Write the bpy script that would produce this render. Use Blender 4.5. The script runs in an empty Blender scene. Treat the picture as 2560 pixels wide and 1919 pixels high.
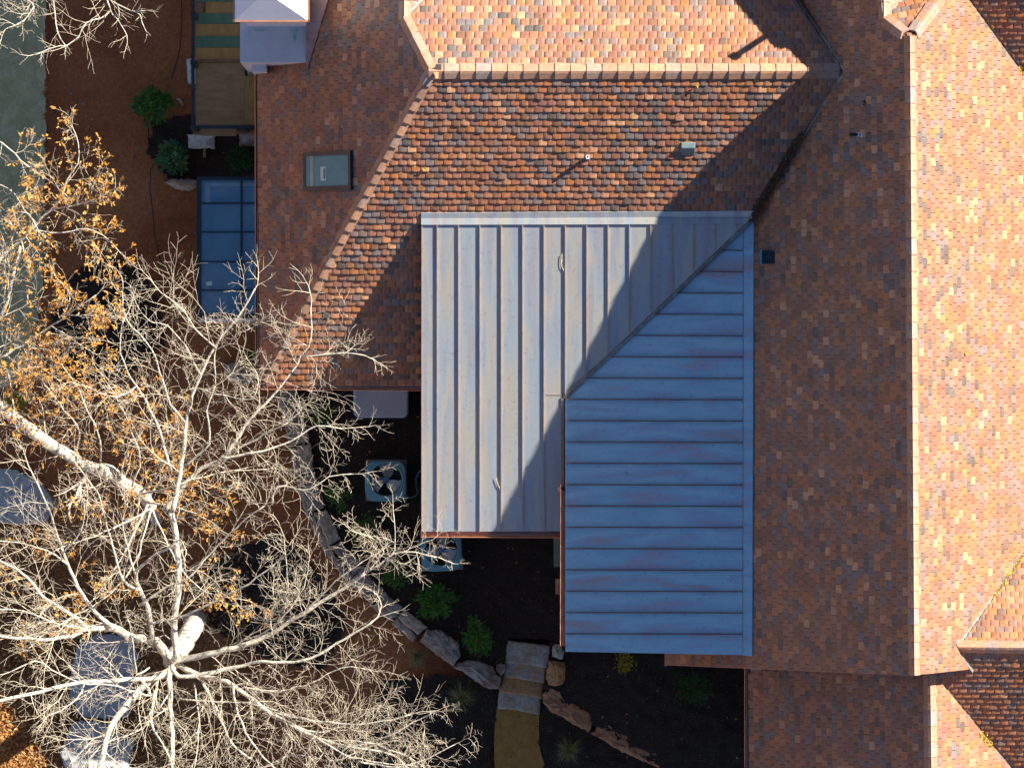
import bpy, bmesh, math, random
from mathutils import Vector, Matrix, noise as mnoise
random.seed(7)
R = math.radians
SC = bpy.context.scene

# ------------------------------------------------------------------ camera, sky, sun, exposure
F, CZ = 12000.0, 107.5
CX, CY = 1280.0, 959.5
SUNV = Vector((1.23, 0.82, 1.0)).normalized()
cam = bpy.data.cameras.new("camera"); camo = bpy.data.objects.new("camera", cam)
SC.collection.objects.link(camo); SC.camera = camo
camo.location = (0, 0, CZ); camo.rotation_euler = (0, 0, 0)
cam.sensor_width = 36.0; cam.sensor_fit = 'HORIZONTAL'; cam.lens = 36.0 * F / 2560.0
cam.clip_start = 1.0; cam.clip_end = 3000.0
w = bpy.data.worlds.new("World"); SC.world = w; w.use_nodes = True
nt = w.node_tree; bg = nt.nodes['Background']
sky = nt.nodes.new('ShaderNodeTexSky'); sky.sky_type = 'NISHITA'; sky.sun_disc = False
sky.sun_elevation = math.asin(SUNV.z); sky.sun_rotation = math.atan2(SUNV.x, SUNV.y)
sky.air_density = 0.65; sky.dust_density = 0.3; sky.ozone_density = 2.0
nt.links.new(sky.outputs[0], bg.inputs[0]); bg.inputs[1].default_value = 0.05
sl = bpy.data.lights.new("sun", 'SUN'); so = bpy.data.objects.new("sun", sl)
SC.collection.objects.link(so); sl.energy = 5.0; sl.angle = R(0.5); sl.color = (1.0, 0.93, 0.80)
so.rotation_euler = SUNV.to_track_quat('Z', 'Y').to_euler(); so.location = (20, 15, 30)
SC.view_settings.view_transform = 'Standard'; SC.view_settings.look = 'None'
SC.view_settings.exposure = 1.72; SC.view_settings.gamma = 1.0

# ------------------------------------------------------------------ geometry helpers
def P(px, py, z):
    k = (CZ - z) / F
    return Vector(((px - CX) * k, (CY - py) * k, z))
class Plane:
    def __init__(s, a, b, c):
        n = (b - a).cross(c - a).normalized()
        if n.z < 0: n = -n
        s.n = n; s.o = a.copy(); s.c = n.dot(a)
        s.v = (Vector((0, 0, 1)) - n * n.z).normalized()   # up the slope
        s.u = s.v.cross(n).normalized()                    # along the contour
    def hit(s, px, py, lift=0.0):
        d = Vector(((px - CX) / F, (CY - py) / F, -1.0)); o = Vector((0, 0, CZ))
        t = (s.c + lift - s.n.dot(o)) / s.n.dot(d)
        return o + d * t
    def uv(s, p): q = p - s.o; return (q.dot(s.u), q.dot(s.v))
    def pt(s, u, v, h=0.0): return s.o + s.u * u + s.v * v + s.n * h
    def up(s, x, y): return (s.c - s.n.x * x - s.n.y * y) / s.n.z
def tag(o, label=None, cat=None, group=None, kind=None):
    if label: o['label'] = label
    if cat: o['category'] = cat
    if group: o['group'] = group
    if kind: o['kind'] = kind
    return o
def link(name, me, parent=None, mat=None, smooth=False):
    o = bpy.data.objects.new(name, me); SC.collection.objects.link(o)
    if parent is not None:
        o.parent = parent
        o.matrix_parent_inverse = Matrix.Translation(-root_loc(parent))
    if mat: me.materials.append(mat)
    if smooth: me.polygons.foreach_set('use_smooth', [True] * len(me.polygons))
    return o
def root_loc(p):
    l = Vector((0, 0, 0))
    while p is not None:
        l = l + (p.location if p.type == 'EMPTY' else Vector((0, 0, 0))); p = p.parent
        break
    return l
def thing(name, loc, label, cat, group=None):
    e = bpy.data.objects.new(name, None); SC.collection.objects.link(e); e.location = loc
    e.empty_display_size = 0.3
    return tag(e, label, cat, group)
class MB:
    def __init__(s): s.v = []; s.f = []
    def add(s, vs, fs):
        b = len(s.v); s.v.extend(vs); s.f.extend([[i + b for i in f] for f in fs])
    def box(s, o, ax, ay, az):
        c = [o, o + ax, o + ax + ay, o + ay]; t = [p + az for p in c]
        s.add(c + t, [[3, 2, 1, 0], [4, 5, 6, 7], [0, 1, 5, 4], [1, 2, 6, 5], [2, 3, 7, 6], [3, 0, 4, 7]])
    def prism(s, top, bot):
        n = len(top)
        s.add(list(top) + list(bot), [list(range(n)), list(range(2 * n - 1, n - 1, -1))] +
              [[i, i + n, (i + 1) % n + n, (i + 1) % n] for i in range(n)])
    def tube(s, pts, rad, n=6, cap=True):
        b = len(s.v); m = len(pts); up = Vector((0.31, 0.2, 0.93))
        for i, p in enumerate(pts):
            d = (pts[min(i + 1, m - 1)] - pts[max(i - 1, 0)])
            if d.length < 1e-9: d = Vector((0, 0, 1))
            d.normalize(); a = d.cross(up)
            if a.length < 0.05: a = d.cross(Vector((1, 0, 0)))
            a.normalize(); c = d.cross(a)
            r = rad[i] if isinstance(rad, (list, tuple)) else rad
            for k in range(n):
                t = 2 * math.pi * k / n
                s.v.append(p + a * (math.cos(t) * r) + c * (math.sin(t) * r))
        for i in range(m - 1):
            for k in range(n):
                k2 = (k + 1) % n
                s.f.append([b + i * n + k, b + i * n + k2, b + (i + 1) * n + k2, b + (i + 1) * n + k])
        if cap:
            s.f.append([b + k for k in range(n)][::-1]); s.f.append([b + (m - 1) * n + k for k in range(n)])
    def mesh(s, name, fix=True):
        me = bpy.data.meshes.new(name); me.from_pydata([tuple(p) for p in s.v], [], s.f); me.update()
        if fix:
            bm = bmesh.new(); bm.from_mesh(me); bmesh.ops.recalc_face_normals(bm, faces=bm.faces); bm.to_mesh(me); bm.free()
        return me
    def build(s, name, mat, parent=None, smooth=False, bevel=0, fix=True):
        me = s.mesh(name, fix); o = link(name, me, parent, mat, smooth)
        if bevel:
            md = o.modifiers.new('bevel', 'BEVEL'); md.width = bevel; md.segments = 2; md.limit_method = 'ANGLE'
        return o

# ------------------------------------------------------------------ materials
def newmat(name):
    m = bpy.data.materials.new(name); m.use_nodes = True
    n = m.node_tree.nodes; return m, n, m.node_tree.links, n['Principled BSDF']
def ramp(n, stops, interp='LINEAR'):
    r = n.new('ShaderNodeValToRGB'); r.color_ramp.interpolation = interp
    e = r.color_ramp.elements
    e[0].position = stops[0][0]; e[0].color = (*stops[0][1], 1)
    e[1].position = stops[-1][0]; e[1].color = (*stops[-1][1], 1)
    for p, c in stops[1:-1]:
        x = e.new(p); x.color = (*c, 1)
    return r
def nz(n, l, scale, detail=4, rough=0.55, vec=None, dist=0.0, stretch=None):
    t = n.new('ShaderNodeTexNoise'); t.inputs['Scale'].default_value = scale
    t.inputs['Detail'].default_value = detail; t.inputs['Roughness'].default_value = rough
    t.inputs['Distortion'].default_value = dist
    tc = n.new('ShaderNodeTexCoord')
    if stretch:
        mp = n.new('ShaderNodeMapping'); mp.inputs['Scale'].default_value = stretch
        l.new(tc.outputs['Object'], mp.inputs[0]); l.new(mp.outputs[0], t.inputs['Vector'])
    else: l.new(tc.outputs['Object'], t.inputs['Vector'])
    return t
def mixc(n, l, fac, a, b, mode='MIX'):
    m = n.new('ShaderNodeMix'); m.data_type = 'RGBA'; m.blend_type = mode
    for sock, val in ((m.inputs[0], fac), (m.inputs[6], a), (m.inputs[7], b)):
        if isinstance(val, bpy.types.NodeSocket): l.new(val, sock)
        elif isinstance(val, (int, float)): sock.default_value = val
        else: sock.default_value = (*val, 1)
    return m.outputs[2]
def simple(name, stops, scale=3, rough=0.8, metal=0.0, detail=5, bump=0.0, bscale=None, stretch=None, spec=0.5, rvar=None):
    m, n, l, b = newmat(name)
    t = nz(n, l, scale, detail, 0.6, stretch=stretch); r = ramp(n, stops)
    l.new(t.outputs['Fac'], r.inputs[0]); l.new(r.outputs[0], b.inputs['Base Color'])
    b.inputs['Roughness'].default_value = rough; b.inputs['Metallic'].default_value = metal
    b.inputs['Specular IOR Level'].default_value = spec
    if bump:
        t2 = nz(n, l, bscale or scale * 6, 6, 0.65); bp = n.new('ShaderNodeBump')
        bp.inputs['Strength'].default_value = 1.0; bp.inputs['Distance'].default_value = bump
        l.new(t2.outputs['Fac'], bp.inputs['Height']); l.new(bp.outputs[0], b.inputs['Normal'])
    return m
def tile_mat(name, warm=0.0, caps=False):
    m, n, l, b = newmat(name)
    geo = n.new('ShaderNodeNewGeometry')
    pal = [(0.0, (.165, .14, .155)), (.06, (.33, .145, .09)), (.14, (.26, .135, .08)), (.21, (.22, .105, .09)), (.28, (.33, .18, .135)),
           (.36, (.38, .16, .07)), (.42, (.23, .12, .10)), (.50, (.18, .155, .175)), (.56, (.33, .155, .105)), (.63, (.24, .13, .115)), (.70, (.18, .10, .07)),
           (.76, (.42, .205, .11)), (.795, (.10, .10, .12)), (.845, (.29, .15, .12)), (.885, (.15, .155, .20)), (.93, (.46, .25, .18)), (.96, (.08, .08, .09)), (.98, (.52, .31, .21))]
    pal = [(p, tuple((a * .94 + m_ * .06) * g_ for a, m_, g_ in zip(c, (.275, .130, .092), (.94, .935, .86)))) for p, c in pal]
    if caps: pal = [(0.0, (.36, .22, .16)), (.3, (.30, .19, .14)), (.6, (.40, .24, .16)), (.8, (.32, .23, .20)), (.93, (.26, .22, .22))]
    r = ramp(n, pal, 'CONSTANT'); l.new(geo.outputs['Random Per Island'], r.inputs[0])
    big = nz(n, l, 0.35, 3); br = ramp(n, [(0.40, (0, 0, 0)), (0.62, (1, 1, 1))]); l.new(big.outputs['Fac'], br.inputs[0])
    mul = n.new('ShaderNodeMath'); mul.operation = 'MULTIPLY'; mul.inputs[1].default_value = 0.22; l.new(br.outputs[0], mul.inputs[0])
    c = mixc(n, l, mul.outputs[0], r.outputs[0], (.34, .14, .05)) if not caps else r.outputs[0]
    fine = nz(n, l, 14, 6, 0.65); fr = ramp(n, [(0.25, (.64, .54, .47)), (0.55, (1.03, .92, .80)), (.8, (1.22, 1.08, .94))]); l.new(fine.outputs['Fac'], fr.inputs[0])
    c = mixc(n, l, 1.0, c, fr.outputs[0], 'MULTIPLY')
    l.new(c, b.inputs['Base Color'])
    b.inputs['Roughness'].default_value = 0.5; b.inputs['Specular IOR Level'].default_value = 0.5
    t2 = nz(n, l, 60, 4); bp = n.new('ShaderNodeBump'); bp.inputs['Distance'].default_value = 0.002
    l.new(t2.outputs['Fac'], bp.inputs['Height']); l.new(bp.outputs[0], b.inputs['Normal'])
    return m
def copper_roof(name, stretch, cols, detail=3, dist=.25):
    m, n, l, b = newmat(name)
    t = nz(n, l, 1.0, detail, 0.5, dist=dist, stretch=stretch)
    r = ramp(n, cols)
    l.new(t.outputs['Fac'], r.inputs[0])
    s2 = nz(n, l, 9, 8, 0.75); r2 = ramp(n, [(.30, (.55, .50, .52)), (.45, (1, 1, 1)), (.68, (1, 1, 1)), (.75, (.95, .80, .72))]); l.new(s2.outputs['Fac'], r2.inputs[0])
    c = mixc(n, l, 0.6, r.outputs[0], r2.outputs[0], 'MULTIPLY'); l.new(c, b.inputs['Base Color'])
    rr = ramp(n, [(.3, (.5, .5, .5)), (.7, (.34, .34, .34))]); l.new(t.outputs['Fac'], rr.inputs[0]); l.new(rr.outputs[0], b.inputs['Roughness'])
    b.inputs['Metallic'].default_value = 0.5
    t2 = nz(n, l, 1.6, 3, .5, stretch=stretch); bp = n.new('ShaderNodeBump'); bp.inputs['Distance'].default_value = 0.006
    l.new(t2.outputs['Fac'], bp.inputs['Height']); l.new(bp.outputs[0], b.inputs['Normal'])
    return m
M = {}
M['tile'] = tile_mat('clay_tile'); M['cap'] = tile_mat('ridge_clay', caps=True)
M['metal_s'] = copper_roof('aged_copper_south', (3.0, 0.30, 0.30), [(.32, (.38, .33, .35)), (.43, (.34, .40, .46)), (.50, (.43, .43, .41)), (.56, (.48, .43, .37)), (.62, (.36, .41, .46)), (.70, (.42, .37, .35))], 5); M['metal_w'] = copper_roof('aged_copper_west_shade_blue', (0.45, 2.3, 0.6), [(.30, (.42, .40, .52)), (.43, (.32, .54, .68)), (.52, (.40, .61, .72)), (.60, (.35, .52, .67)), (.70, (.50, .42, .46))], 5, .4)  # west sheet has the blue of sky-lit shade put into its colour
M['copper'] = simple('bright_copper', [(.3, (.55, .22, .12)), (.6, (.72, .36, .22)), (.75, (.62, .40, .33))], 4, .38, .8, bump=.001)
M['copper_pink'] = simple('dull_copper', [(.3, (.30, .17, .15)), (.6, (.42, .27, .25)), (.75, (.34, .26, .27))], 5, .5, .55)
M['seam'] = simple('seam_copper', [(.3, (.34, .24, .22)), (.6, (.46, .34, .30)), (.75, (.36, .32, .34))], 5, .5, .4)
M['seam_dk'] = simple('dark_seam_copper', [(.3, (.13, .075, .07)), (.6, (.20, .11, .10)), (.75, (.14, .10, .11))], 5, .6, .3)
M['valley'] = simple('valley_metal', [(.3, (.20, .17, .15)), (.55, (.30, .28, .26)), (.75, (.42, .42, .42))], 6, .5, .6)
M['cladding'] = simple('white_metal', [(.3, (.72, .74, .76)), (.7, (.82, .83, .84))], 1.2, .35, 0.0)
M['stucco'] = simple('pale_stucco', [(.3, (.60, .62, .66)), (.7, (.70, .71, .73))], 3, .8)
M['wall'] = simple('wall_stone', [(.3, (.26, .22, .18)), (.7, (.40, .35, .29))], 4, .9, bump=.01)
M['steel'] = simple('dark_steel', [(.3, (.018, .028, .04)), (.7, (.035, .05, .065))], 6, .45, .3)
M['bluesteel'] = simple('blue_steel', [(.3, (.012, .03, .05)), (.7, (.02, .05, .075))], 4, .4, .3)
M['wood'] = simple('raw_plywood', [(.3, (.30, .18, .08)), (.55, (.40, .26, .12)), (.75, (.46, .31, .16))], 2.5, .85, stretch=(1, 4, 1))
M['wood2'] = simple('yellow_plywood', [(.3, (.38, .22, .06)), (.7, (.52, .34, .11))], 3, .85, stretch=(4, 1, 1))
M['green_sheet'] = simple('green_sheathing', [(.3, (.08, .19, .11)), (.55, (.11, .24, .15)), (.75, (.24, .22, .10))], 3, .8, stretch=(3, 1, 1))
M['lumber'] = simple('lumber', [(.3, (.20, .10, .05)), (.7, (.34, .19, .10))], 6, .85)
def bark():
    m, n, l, b = newmat('pale_bark')
    t = nz(n, l, 9, 6, .7); r = ramp(n, [(.3, (.27, .24, .19)), (.5, (.54, .50, .41)), (.7, (.70, .65, .55))]); l.new(t.outputs['Fac'], r.inputs[0])
    l.new(r.outputs[0], b.inputs['Base Color']); b.inputs['Roughness'].default_value = .85
    t2 = nz(n, l, 30, 6, .7, stretch=(1, 1, .4)); bp = n.new('ShaderNodeBump'); bp.inputs['Distance'].default_value = .02
    l.new(t2.outputs['Fac'], bp.inputs['Height']); l.new(bp.outputs[0], b.inputs['Normal']); return m
M['bark'] = bark()
M['twig'] = simple('twig_bark', [(.3, (.34, .26, .20)), (.5, (.58, .50, .38)), (.7, (.72, .65, .51))], 5, .85)
def leafmat(name, cols):
    m, n, l, b = newmat(name); geo = n.new('ShaderNodeNewGeometry')
    k = len(cols); r = ramp(n, [(i / (k - 1), c) for i, c in enumerate(cols)]); l.new(geo.outputs['Random Per Island'], r.inputs[0])
    l.new(r.outputs[0], b.inputs['Base Color']); b.inputs['Roughness'].default_value = .6
    tr = n.new('ShaderNodeBsdfTranslucent'); l.new(r.outputs[0], tr.inputs[0])
    mx = n.new('ShaderNodeMixShader'); mx.inputs[0].default_value = .35
    l.new(b.outputs[0], mx.inputs[1]); l.new(tr.outputs[0], mx.inputs[2]); l.new(mx.outputs[0], n['Material Output'].inputs[0]); return m
M['oak'] = leafmat('dry_leaf', [(.46, .19, .03), (.68, .36, .07), (.55, .26, .04), (.74, .46, .14), (.34, .14, .03)])
M['litter'] = leafmat('litter_leaf', [(.22, .09, .03), (.48, .26, .08), (.34, .15, .05), (.62, .40, .15), (.50, .24, .06)])
M['yleaf'] = leafmat('yellow_leaf', [(.60, .42, .04), (.75, .56, .08), (.42, .30, .05), (.30, .18, .05)])
M['brleaf'] = leafmat('brown_leaf', [(.10, .055, .03), (.20, .12, .06), (.06, .035, .02), (.28, .18, .10)])
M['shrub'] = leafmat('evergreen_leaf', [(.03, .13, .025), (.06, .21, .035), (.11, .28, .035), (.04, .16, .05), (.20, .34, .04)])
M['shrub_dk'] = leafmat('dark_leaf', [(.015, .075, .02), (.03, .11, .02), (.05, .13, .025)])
M['shrub_bl'] = leafmat('bluish_leaf', [(.06, .19, .09), (.10, .25, .13), (.07, .19, .06), (.22, .30, .06)])
M['yshrub'] = leafmat('gold_leaf', [(.30, .30, .02), (.42, .38, .03), (.22, .26, .02)])
M['blade'] = leafmat('grass_blade', [(.17, .19, .06), (.28, .28, .10), (.36, .32, .14), (.12, .17, .05)])
M['lawnblade'] = leafmat('lawn_blade', [(.5, .52, .26), (.66, .62, .36), (.74, .66, .42), (.38, .44, .20)])
M['clay'] = None
def claymat():
    m, n, l, b = newmat('red_clay')
    t = nz(n, l, .35, 8, .62, dist=.4); r = ramp(n, [(.28, (.20, .065, .022)), (.42, (.36, .115, .034)), (.55, (.44, .16, .05)), (.72, (.52, .23, .085))]); l.new(t.outputs['Fac'], r.inputs[0])
    t3 = nz(n, l, 12, 8, .75); r3 = ramp(n, [(.3, (.55, .52, .5)), (.6, (1.05, 1.0, 1.0)), (.78, (1.3, 1.3, 1.25))]); l.new(t3.outputs['Fac'], r3.inputs[0])
    c = mixc(n, l, 1.0, r.outputs[0], r3.outputs[0], 'MULTIPLY'); l.new(c, b.inputs['Base Color']); b.inputs['Roughness'].default_value = .95
    t2 = nz(n, l, 9, 8, .7); bp = n.new('ShaderNodeBump'); bp.inputs['Distance'].default_value = .06
    l.new(t2.outputs['Fac'], bp.inputs['Height']); l.new(bp.outputs[0], b.inputs['Normal']); return m
M['clay'] = claymat()
M['mulch'] = simple('dark_mulch', [(.35, (.014, .008, .005)), (.55, (.035, .020, .011)), (.70, (.07, .038, .018)), (.8, (.13, .07, .035))], 28, .95, detail=10, bump=.04, bscale=30)
M['lawn'] = simple('dry_lawn', [(.3, (.42, .42, .24)), (.5, (.58, .54, .32)), (.7, (.66, .58, .36))], 9, .95, bump=.03, bscale=30)
def stone(name, a, bb, c):
    m, n, l, b = newmat(name)
    t = nz(n, l, 2.2, 8, .65, dist=.8); r = ramp(n, [(.25, a), (.42, bb), (.58, c), (.75, tuple(x * .6 for x in bb))]); l.new(t.outputs['Fac'], r.inputs[0])
    v = nz(n, l, 11, 8, .75); r2 = ramp(n, [(.3, (.45, .45, .45)), (.5, (1, 1, 1)), (.75, (1.25, 1.25, 1.25))]); l.new(v.outputs['Fac'], r2.inputs[0])
    cc = mixc(n, l, 1.0, r.outputs[0], r2.outputs[0], 'MULTIPLY'); l.new(cc, b.inputs['Base Color']); b.inputs['Roughness'].default_value = .85
    bp = n.new('ShaderNodeBump'); bp.inputs['Distance'].default_value = .05; t2 = nz(n, l, 6, 8, .7)
    l.new(t2.outputs['Fac'], bp.inputs['Height']); l.new(bp.outputs[0], b.inputs['Normal']); return m
M['st_tan'] = stone('tan_stone', (.27, .19, .13), (.48, .36, .25), (.38, .32, .26))
M['st_grey'] = stone('grey_stone', (.12, .11, .11), (.34, .29, .25), (.22, .16, .12))
M['st_blue'] = stone('blue_stone', (.34, .36, .35), (.50, .50, .47), (.42, .42, .39))
M['st_rust'] = stone('rust_stone', (.26, .10, .045), (.44, .20, .09), (.36, .19, .10))
M['slab_grey'] = stone('slab_grey', (.26, .27, .24), (.40, .39, .34), (.38, .28, .18))
M['slab_rust'] = stone('slab_rust', (.36, .16, .05), (.50, .24, .08), (.40, .24, .12))
M['slab_mix'] = stone('slab_mix', (.28, .28, .26), (.44, .26, .12), (.38, .38, .34))
M['path'] = simple('tan_path', [(.3, (.28, .135, .028)), (.6, (.38, .20, .05)), (.8, (.44, .26, .08))], 5, .9, bump=.01)
M['ac'] = simple('grey_paint', [(.3, (.10, .24, .30)), (.7, (.13, .30, .37))], 3, .45)
M['ac_dark'] = simple('black_void', [(.3, (.008, .009, .010)), (.7, (.014, .015, .016))], 3, .7)
M['blade_m'] = simple('fan_metal', [(.3, (.42, .46, .50)), (.7, (.52, .55, .58))], 5, .35, .6)
M['hub'] = simple('hub_paint', [(.3, (.05, .13, .22)), (.7, (.07, .17, .27))], 5, .5)
M['plastic'] = simple('white_plastic', [(.3, (.40, .43, .50)), (.7, (.48, .50, .56))], 2, .45)
M['cable'] = simple('cable_rubber', [(.3, (.015, .014, .013)), (.7, (.03, .028, .025))], 5, .7)
M['white'] = simple('white_paint', [(.3, (.70, .70, .68)), (.7, (.8, .8, .78))], 5, .5)
M['lead'] = simple('lead_grey', [(.3, (.11, .16, .18)), (.7, (.17, .23, .25))], 6, .5, .3)
M['navy'] = simple('navy_metal', [(.3, (.012, .022, .03)), (.7, (.016, .04, .06))], 3, .35, .3)
M['cyan'] = simple('cyan_edge', [(.3, (.03, .34, .55)), (.7, (.04, .40, .62))], 3, .35)
M['ribbon'] = simple('paper_tag', [(.3, (.45, .62, .60)), (.7, (.5, .68, .66))], 3, .6)
M['ink'] = simple('tag_ink', [(.3, (.07, .16, .20)), (.7, (.09, .2, .24))], 3, .6)
def glassmat(name, col, rough, reflect_tint, metal=.35, spec=1.0):
    m, n, l, b = newmat(name)
    t = nz(n, l, 1.1, 5, .6, dist=1.5); r = ramp(n, [(.35, col), (.55, tuple(x * 1.2 for x in col)), (.75, reflect_tint)]); l.new(t.outputs['Fac'], r.inputs[0])  # mottled ramp paints reflected tones into the glass colour
    l.new(r.outputs[0], b.inputs['Base Color']); b.inputs['Roughness'].default_value = rough; b.inputs['Metallic'].default_value = metal
    b.inputs['Specular IOR Level'].default_value = spec; return m
M['glass_sky'] = glassmat('skylight_glass', (.11, .25, .27), .35, (.17, .18, .12), 0.0, .12)
M['glass_can'] = glassmat('canopy_glass', (.10, .24, .35), .08, (.26, .31, .36))  # pane blue is the reflected sky, painted as base colour

# ------------------------------------------------------------------ roof planes
H0 = 2.5
ZE, ZR, HR = 2.9 + H0, 7.75 + H0, 9.55 + H0
A = P(1078, 178, ZR); B = P(2105, 178, ZR); Cc = P(655, 962, ZE)
pS = Plane(A, B, Cc)
pNW = Plane(P(645, 180, ZE), P(652, 962, ZE), A)
M1 = P(2275, 105, HR); M2 = P(2286, 1687, HR)
pW = Plane(M1, M2, B)
pE = Plane(M1, M2, P(2560, 900, HR - 3.15))
pN = Plane(A, B, pNW.hit(1012, 46))
F1 = pS.hit(1053, 545, .05); F2 = pS.hit(1872, 538, .05)
pMS = Plane(F1, F2, P(1053, 1327, F1.z - 2.78))
pMW = Plane(pW.hit(1882, 560, .05), pW.hit(1878, 1630, .05), pMS.hit(1412, 990))
ZL = 7.95 + H0
L1 = P(2325, 1700, ZL); L2 = P(2328, 1930, ZL)
pLW = Plane(L1, L2, P(1875, 1800, ZL - 4.35)); pLE = Plane(L1, L2, P(2560, 1800, ZL - 2.6))
G1 = pE.hit(2393, 1616); G2 = P(2565, 1618, G1.z)
pGS = Plane(G1, G2, pLE.hit(2532, 1919)); pGN = Plane(G1, G2, pE.hit(2562, 1378))
U1 = pE.hit(2425, 0); pUS = Plane(U1, P(2560, 0, U1.z), pE.hit(2562, 188))
pTN = Plane(M1, pW.hit(2212, 48), pE.hit(2352, -8))
pTE = Plane(pW.hit(2211, 46), pW.hit(2209, -60), pTN.hit(2262, 0))
pNE = Plane(pNW.hit(1012, 46), pNW.hit(1012, -60), pN.hit(1062, -4))

house = thing('house', (0, 0, 0), 'large house with red clay tile roofs, copper gutters and a seamed copper roof', 'house')

def pip(x, y, poly):
    c = False; n = len(poly); j = n - 1
    for i in range(n):
        xi, yi = poly[i]; xj, yj = poly[j]
        if (yi > y) != (yj > y) and x < (xj - xi) * (y - yi) / (yj - yi) + xi: c = not c
        j = i
    return c
def segd(p, a, b):
    ax, ay = a; bx, by = b; dx, dy = bx - ax, by - ay
    t = max(0, min(1, ((p[0] - ax) * dx + (p[1] - ay) * dy) / (dx * dx + dy * dy + 1e-12)))
    return math.hypot(p[0] - ax - t * dx, p[1] - ay - t * dy)
def tiles(pl, poly, parent, cuts=(), e=0.163, wd=0.186, amp=1.0, mat='tile', name='roof_slope', wild=1.0):
    """poly in picture pixels; cuts = {edge index: inset in metres} edges the tiles are cut along"""
    cuts = dict(cuts)
    uv = [pl.uv(pl.hit(*q)) for q in poly]
    us = [q[0] for q in uv]; vs = [q[1] for q in uv]
    area = sum(uv[i][0] * uv[(i + 1) % len(uv)][1] - uv[(i + 1) % len(uv)][0] * uv[i][1] for i in range(len(uv)))
    sgn = 1 if area > 0 else -1
    mb = MB(); edge_t = {}
    v0 = min(vs); row = 0
    NX = 4
    def one(mb, u, v, wdt, s):
        lift = abs(random.gauss(0, .0045)) * wild; tw = random.gauss(0, .0040) * wild; rot = random.gauss(0, .010) * wild
        am = (.0045 + random.random() * .0075) * amp; dv = random.gauss(0, .0035) * wild; bow = random.gauss(.003, .003)
        if random.random() < .012: dv -= .02; lift += .006
        L = e * 1.10; vv = []
        for j, t in enumerate((0.0, .12, 1.0)):
            hb = (.0295 + lift) * (1 - t) + .006 * t
            if j == 0: hb -= .0035
            for i in range(NX + 1):
                s_ = i / NX; x = (s_ - .5)
                arch = am * (1 - (2 * x) ** 4) * (1 - .55 * t)
                uu = u + x * wdt * (1 if j else .985) + rot * (t - .5) * L
                v_ = v + dv + t * L + (bow * (4 * x * x) * (1 - t)) + x * wdt * rot
                vv.append(pl.pt(uu, v_, hb + arch + tw * x * 2 * (1 - t)))
        K = NX + 1; fs = []
        for j in range(2):
            for i in range(NX): fs.append([j * K + i, j * K + i + 1, (j + 1) * K + i + 1, (j + 1) * K + i])
        # skirts down to the deck
        base = len(vv)
        for i in (0, NX): pass
        fl = pl.pt(u - wdt * .49, v + dv, -.004); fr = pl.pt(u + wdt * .49, v + dv, -.004)
        bl = pl.pt(u - wdt * .5, v + L, -.004); br = pl.pt(u + wdt * .5, v + L, -.004)
        vv += [fl, fr, bl, br]
        fs.append([base] + [base + 1] + [i for i in range(NX, -1, -1)])
        fs.append([base, 0, K, 2 * K, base + 2]); fs.append([base + 1, base + 3, 2 * K + NX, K + NX, NX])
        mb.add(vv, fs)
    v = v0
    while v < max(vs) + e:
        off = (wd * .5 if row % 2 else 0) + random.gauss(0, .012)
        u = min(us) - wd + off
        while u < max(us) + wd:
            wj = wd - .010 - abs(random.gauss(0, .003))
            uc, vc = u, v + e * .5
            near = None
            for k in cuts:
                a, b = uv[k], uv[(k + 1) % len(uv)]
                if segd((uc, vc), a, b) < wd * 1.3: near = k; break
            if near is not None:
                edge_t.setdefault(near, []).append((u, v, wj))
            elif pip(uc, vc, uv): one(mb, u, v, wj, 0)
            u += wd
        v += e; row += 1
    bm = bmesh.new()
    me = bpy.data.meshes.new(name); me.from_pydata([tuple(p) for p in mb.v], [], mb.f); bm.from_mesh(me)
    for k, lst in edge_t.items():
        m2 = MB()
        a2, b2 = uv[k], uv[(k + 1) % len(uv)]
        du, dv_ = b2[0] - a2[0], b2[1] - a2[1]; ln = math.hypot(du, dv_)
        for (u, v, wj) in lst:
            # keep candidates that another boundary does not exclude
            t = ((u - a2[0]) * du + (v + e * .5 - a2[1]) * dv_) / ln
            inx = u + (-dv_ / ln) * sgn * wd * 1.4; iny = v + e * .5 + (du / ln) * sgn * wd * 1.4
            if pip(inx, iny, uv) or pip(u, v + e * .5, uv): one(m2, u, v, wj, 0)
        mm = bpy.data.meshes.new('t'); mm.from_pydata([tuple(p) for p in m2.v], [], m2.f)
        b3 = bmesh.new(); b3.from_mesh(mm)
        aw = pl.pt(*a2); inward = (pl.u * (-dv_) + pl.v * du).normalized() * sgn
        bmesh.ops.bisect_plane(b3, geom=b3.verts[:] + b3.edges[:] + b3.faces[:], plane_co=aw + inward * cuts[k], plane_no=inward, clear_inner=True)
        # other cut edges sharing a vertex
        for k2 in cuts:
            if k2 != k and (k2 in ((k + 1) % len(uv), (k - 1) % len(uv))):
                # only when the corner is convex
                c2, d2 = uv[k2], uv[(k2 + 1) % len(uv)]; e1, e2 = d2[0] - c2[0], d2[1] - c2[1]
                vprev, vnext = ((du, dv_), (e1, e2)) if k2 == (k + 1) % len(uv) else ((e1, e2), (du, dv_))
                if (vprev[0] * vnext[1] - vprev[1] * vnext[0]) * sgn > 0:
                    inn = (pl.u * (-e2) + pl.v * e1).normalized() * sgn
                    bmesh.ops.bisect_plane(b3, geom=b3.verts[:] + b3.edges[:] + b3.faces[:], plane_co=pl.pt(*c2) + inn * cuts[k2], plane_no=inn, clear_inner=True)
        b3.to_mesh(mm); b3.free(); bm.from_mesh(mm); bpy.data.meshes.remove(mm)
    # deck under the tiles
    vs3 = [bm.verts.new(pl.pt(*q)) for q in uv]; bm.faces.new(vs3)
    bm.to_mesh(me); bm.free(); me.update()
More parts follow.
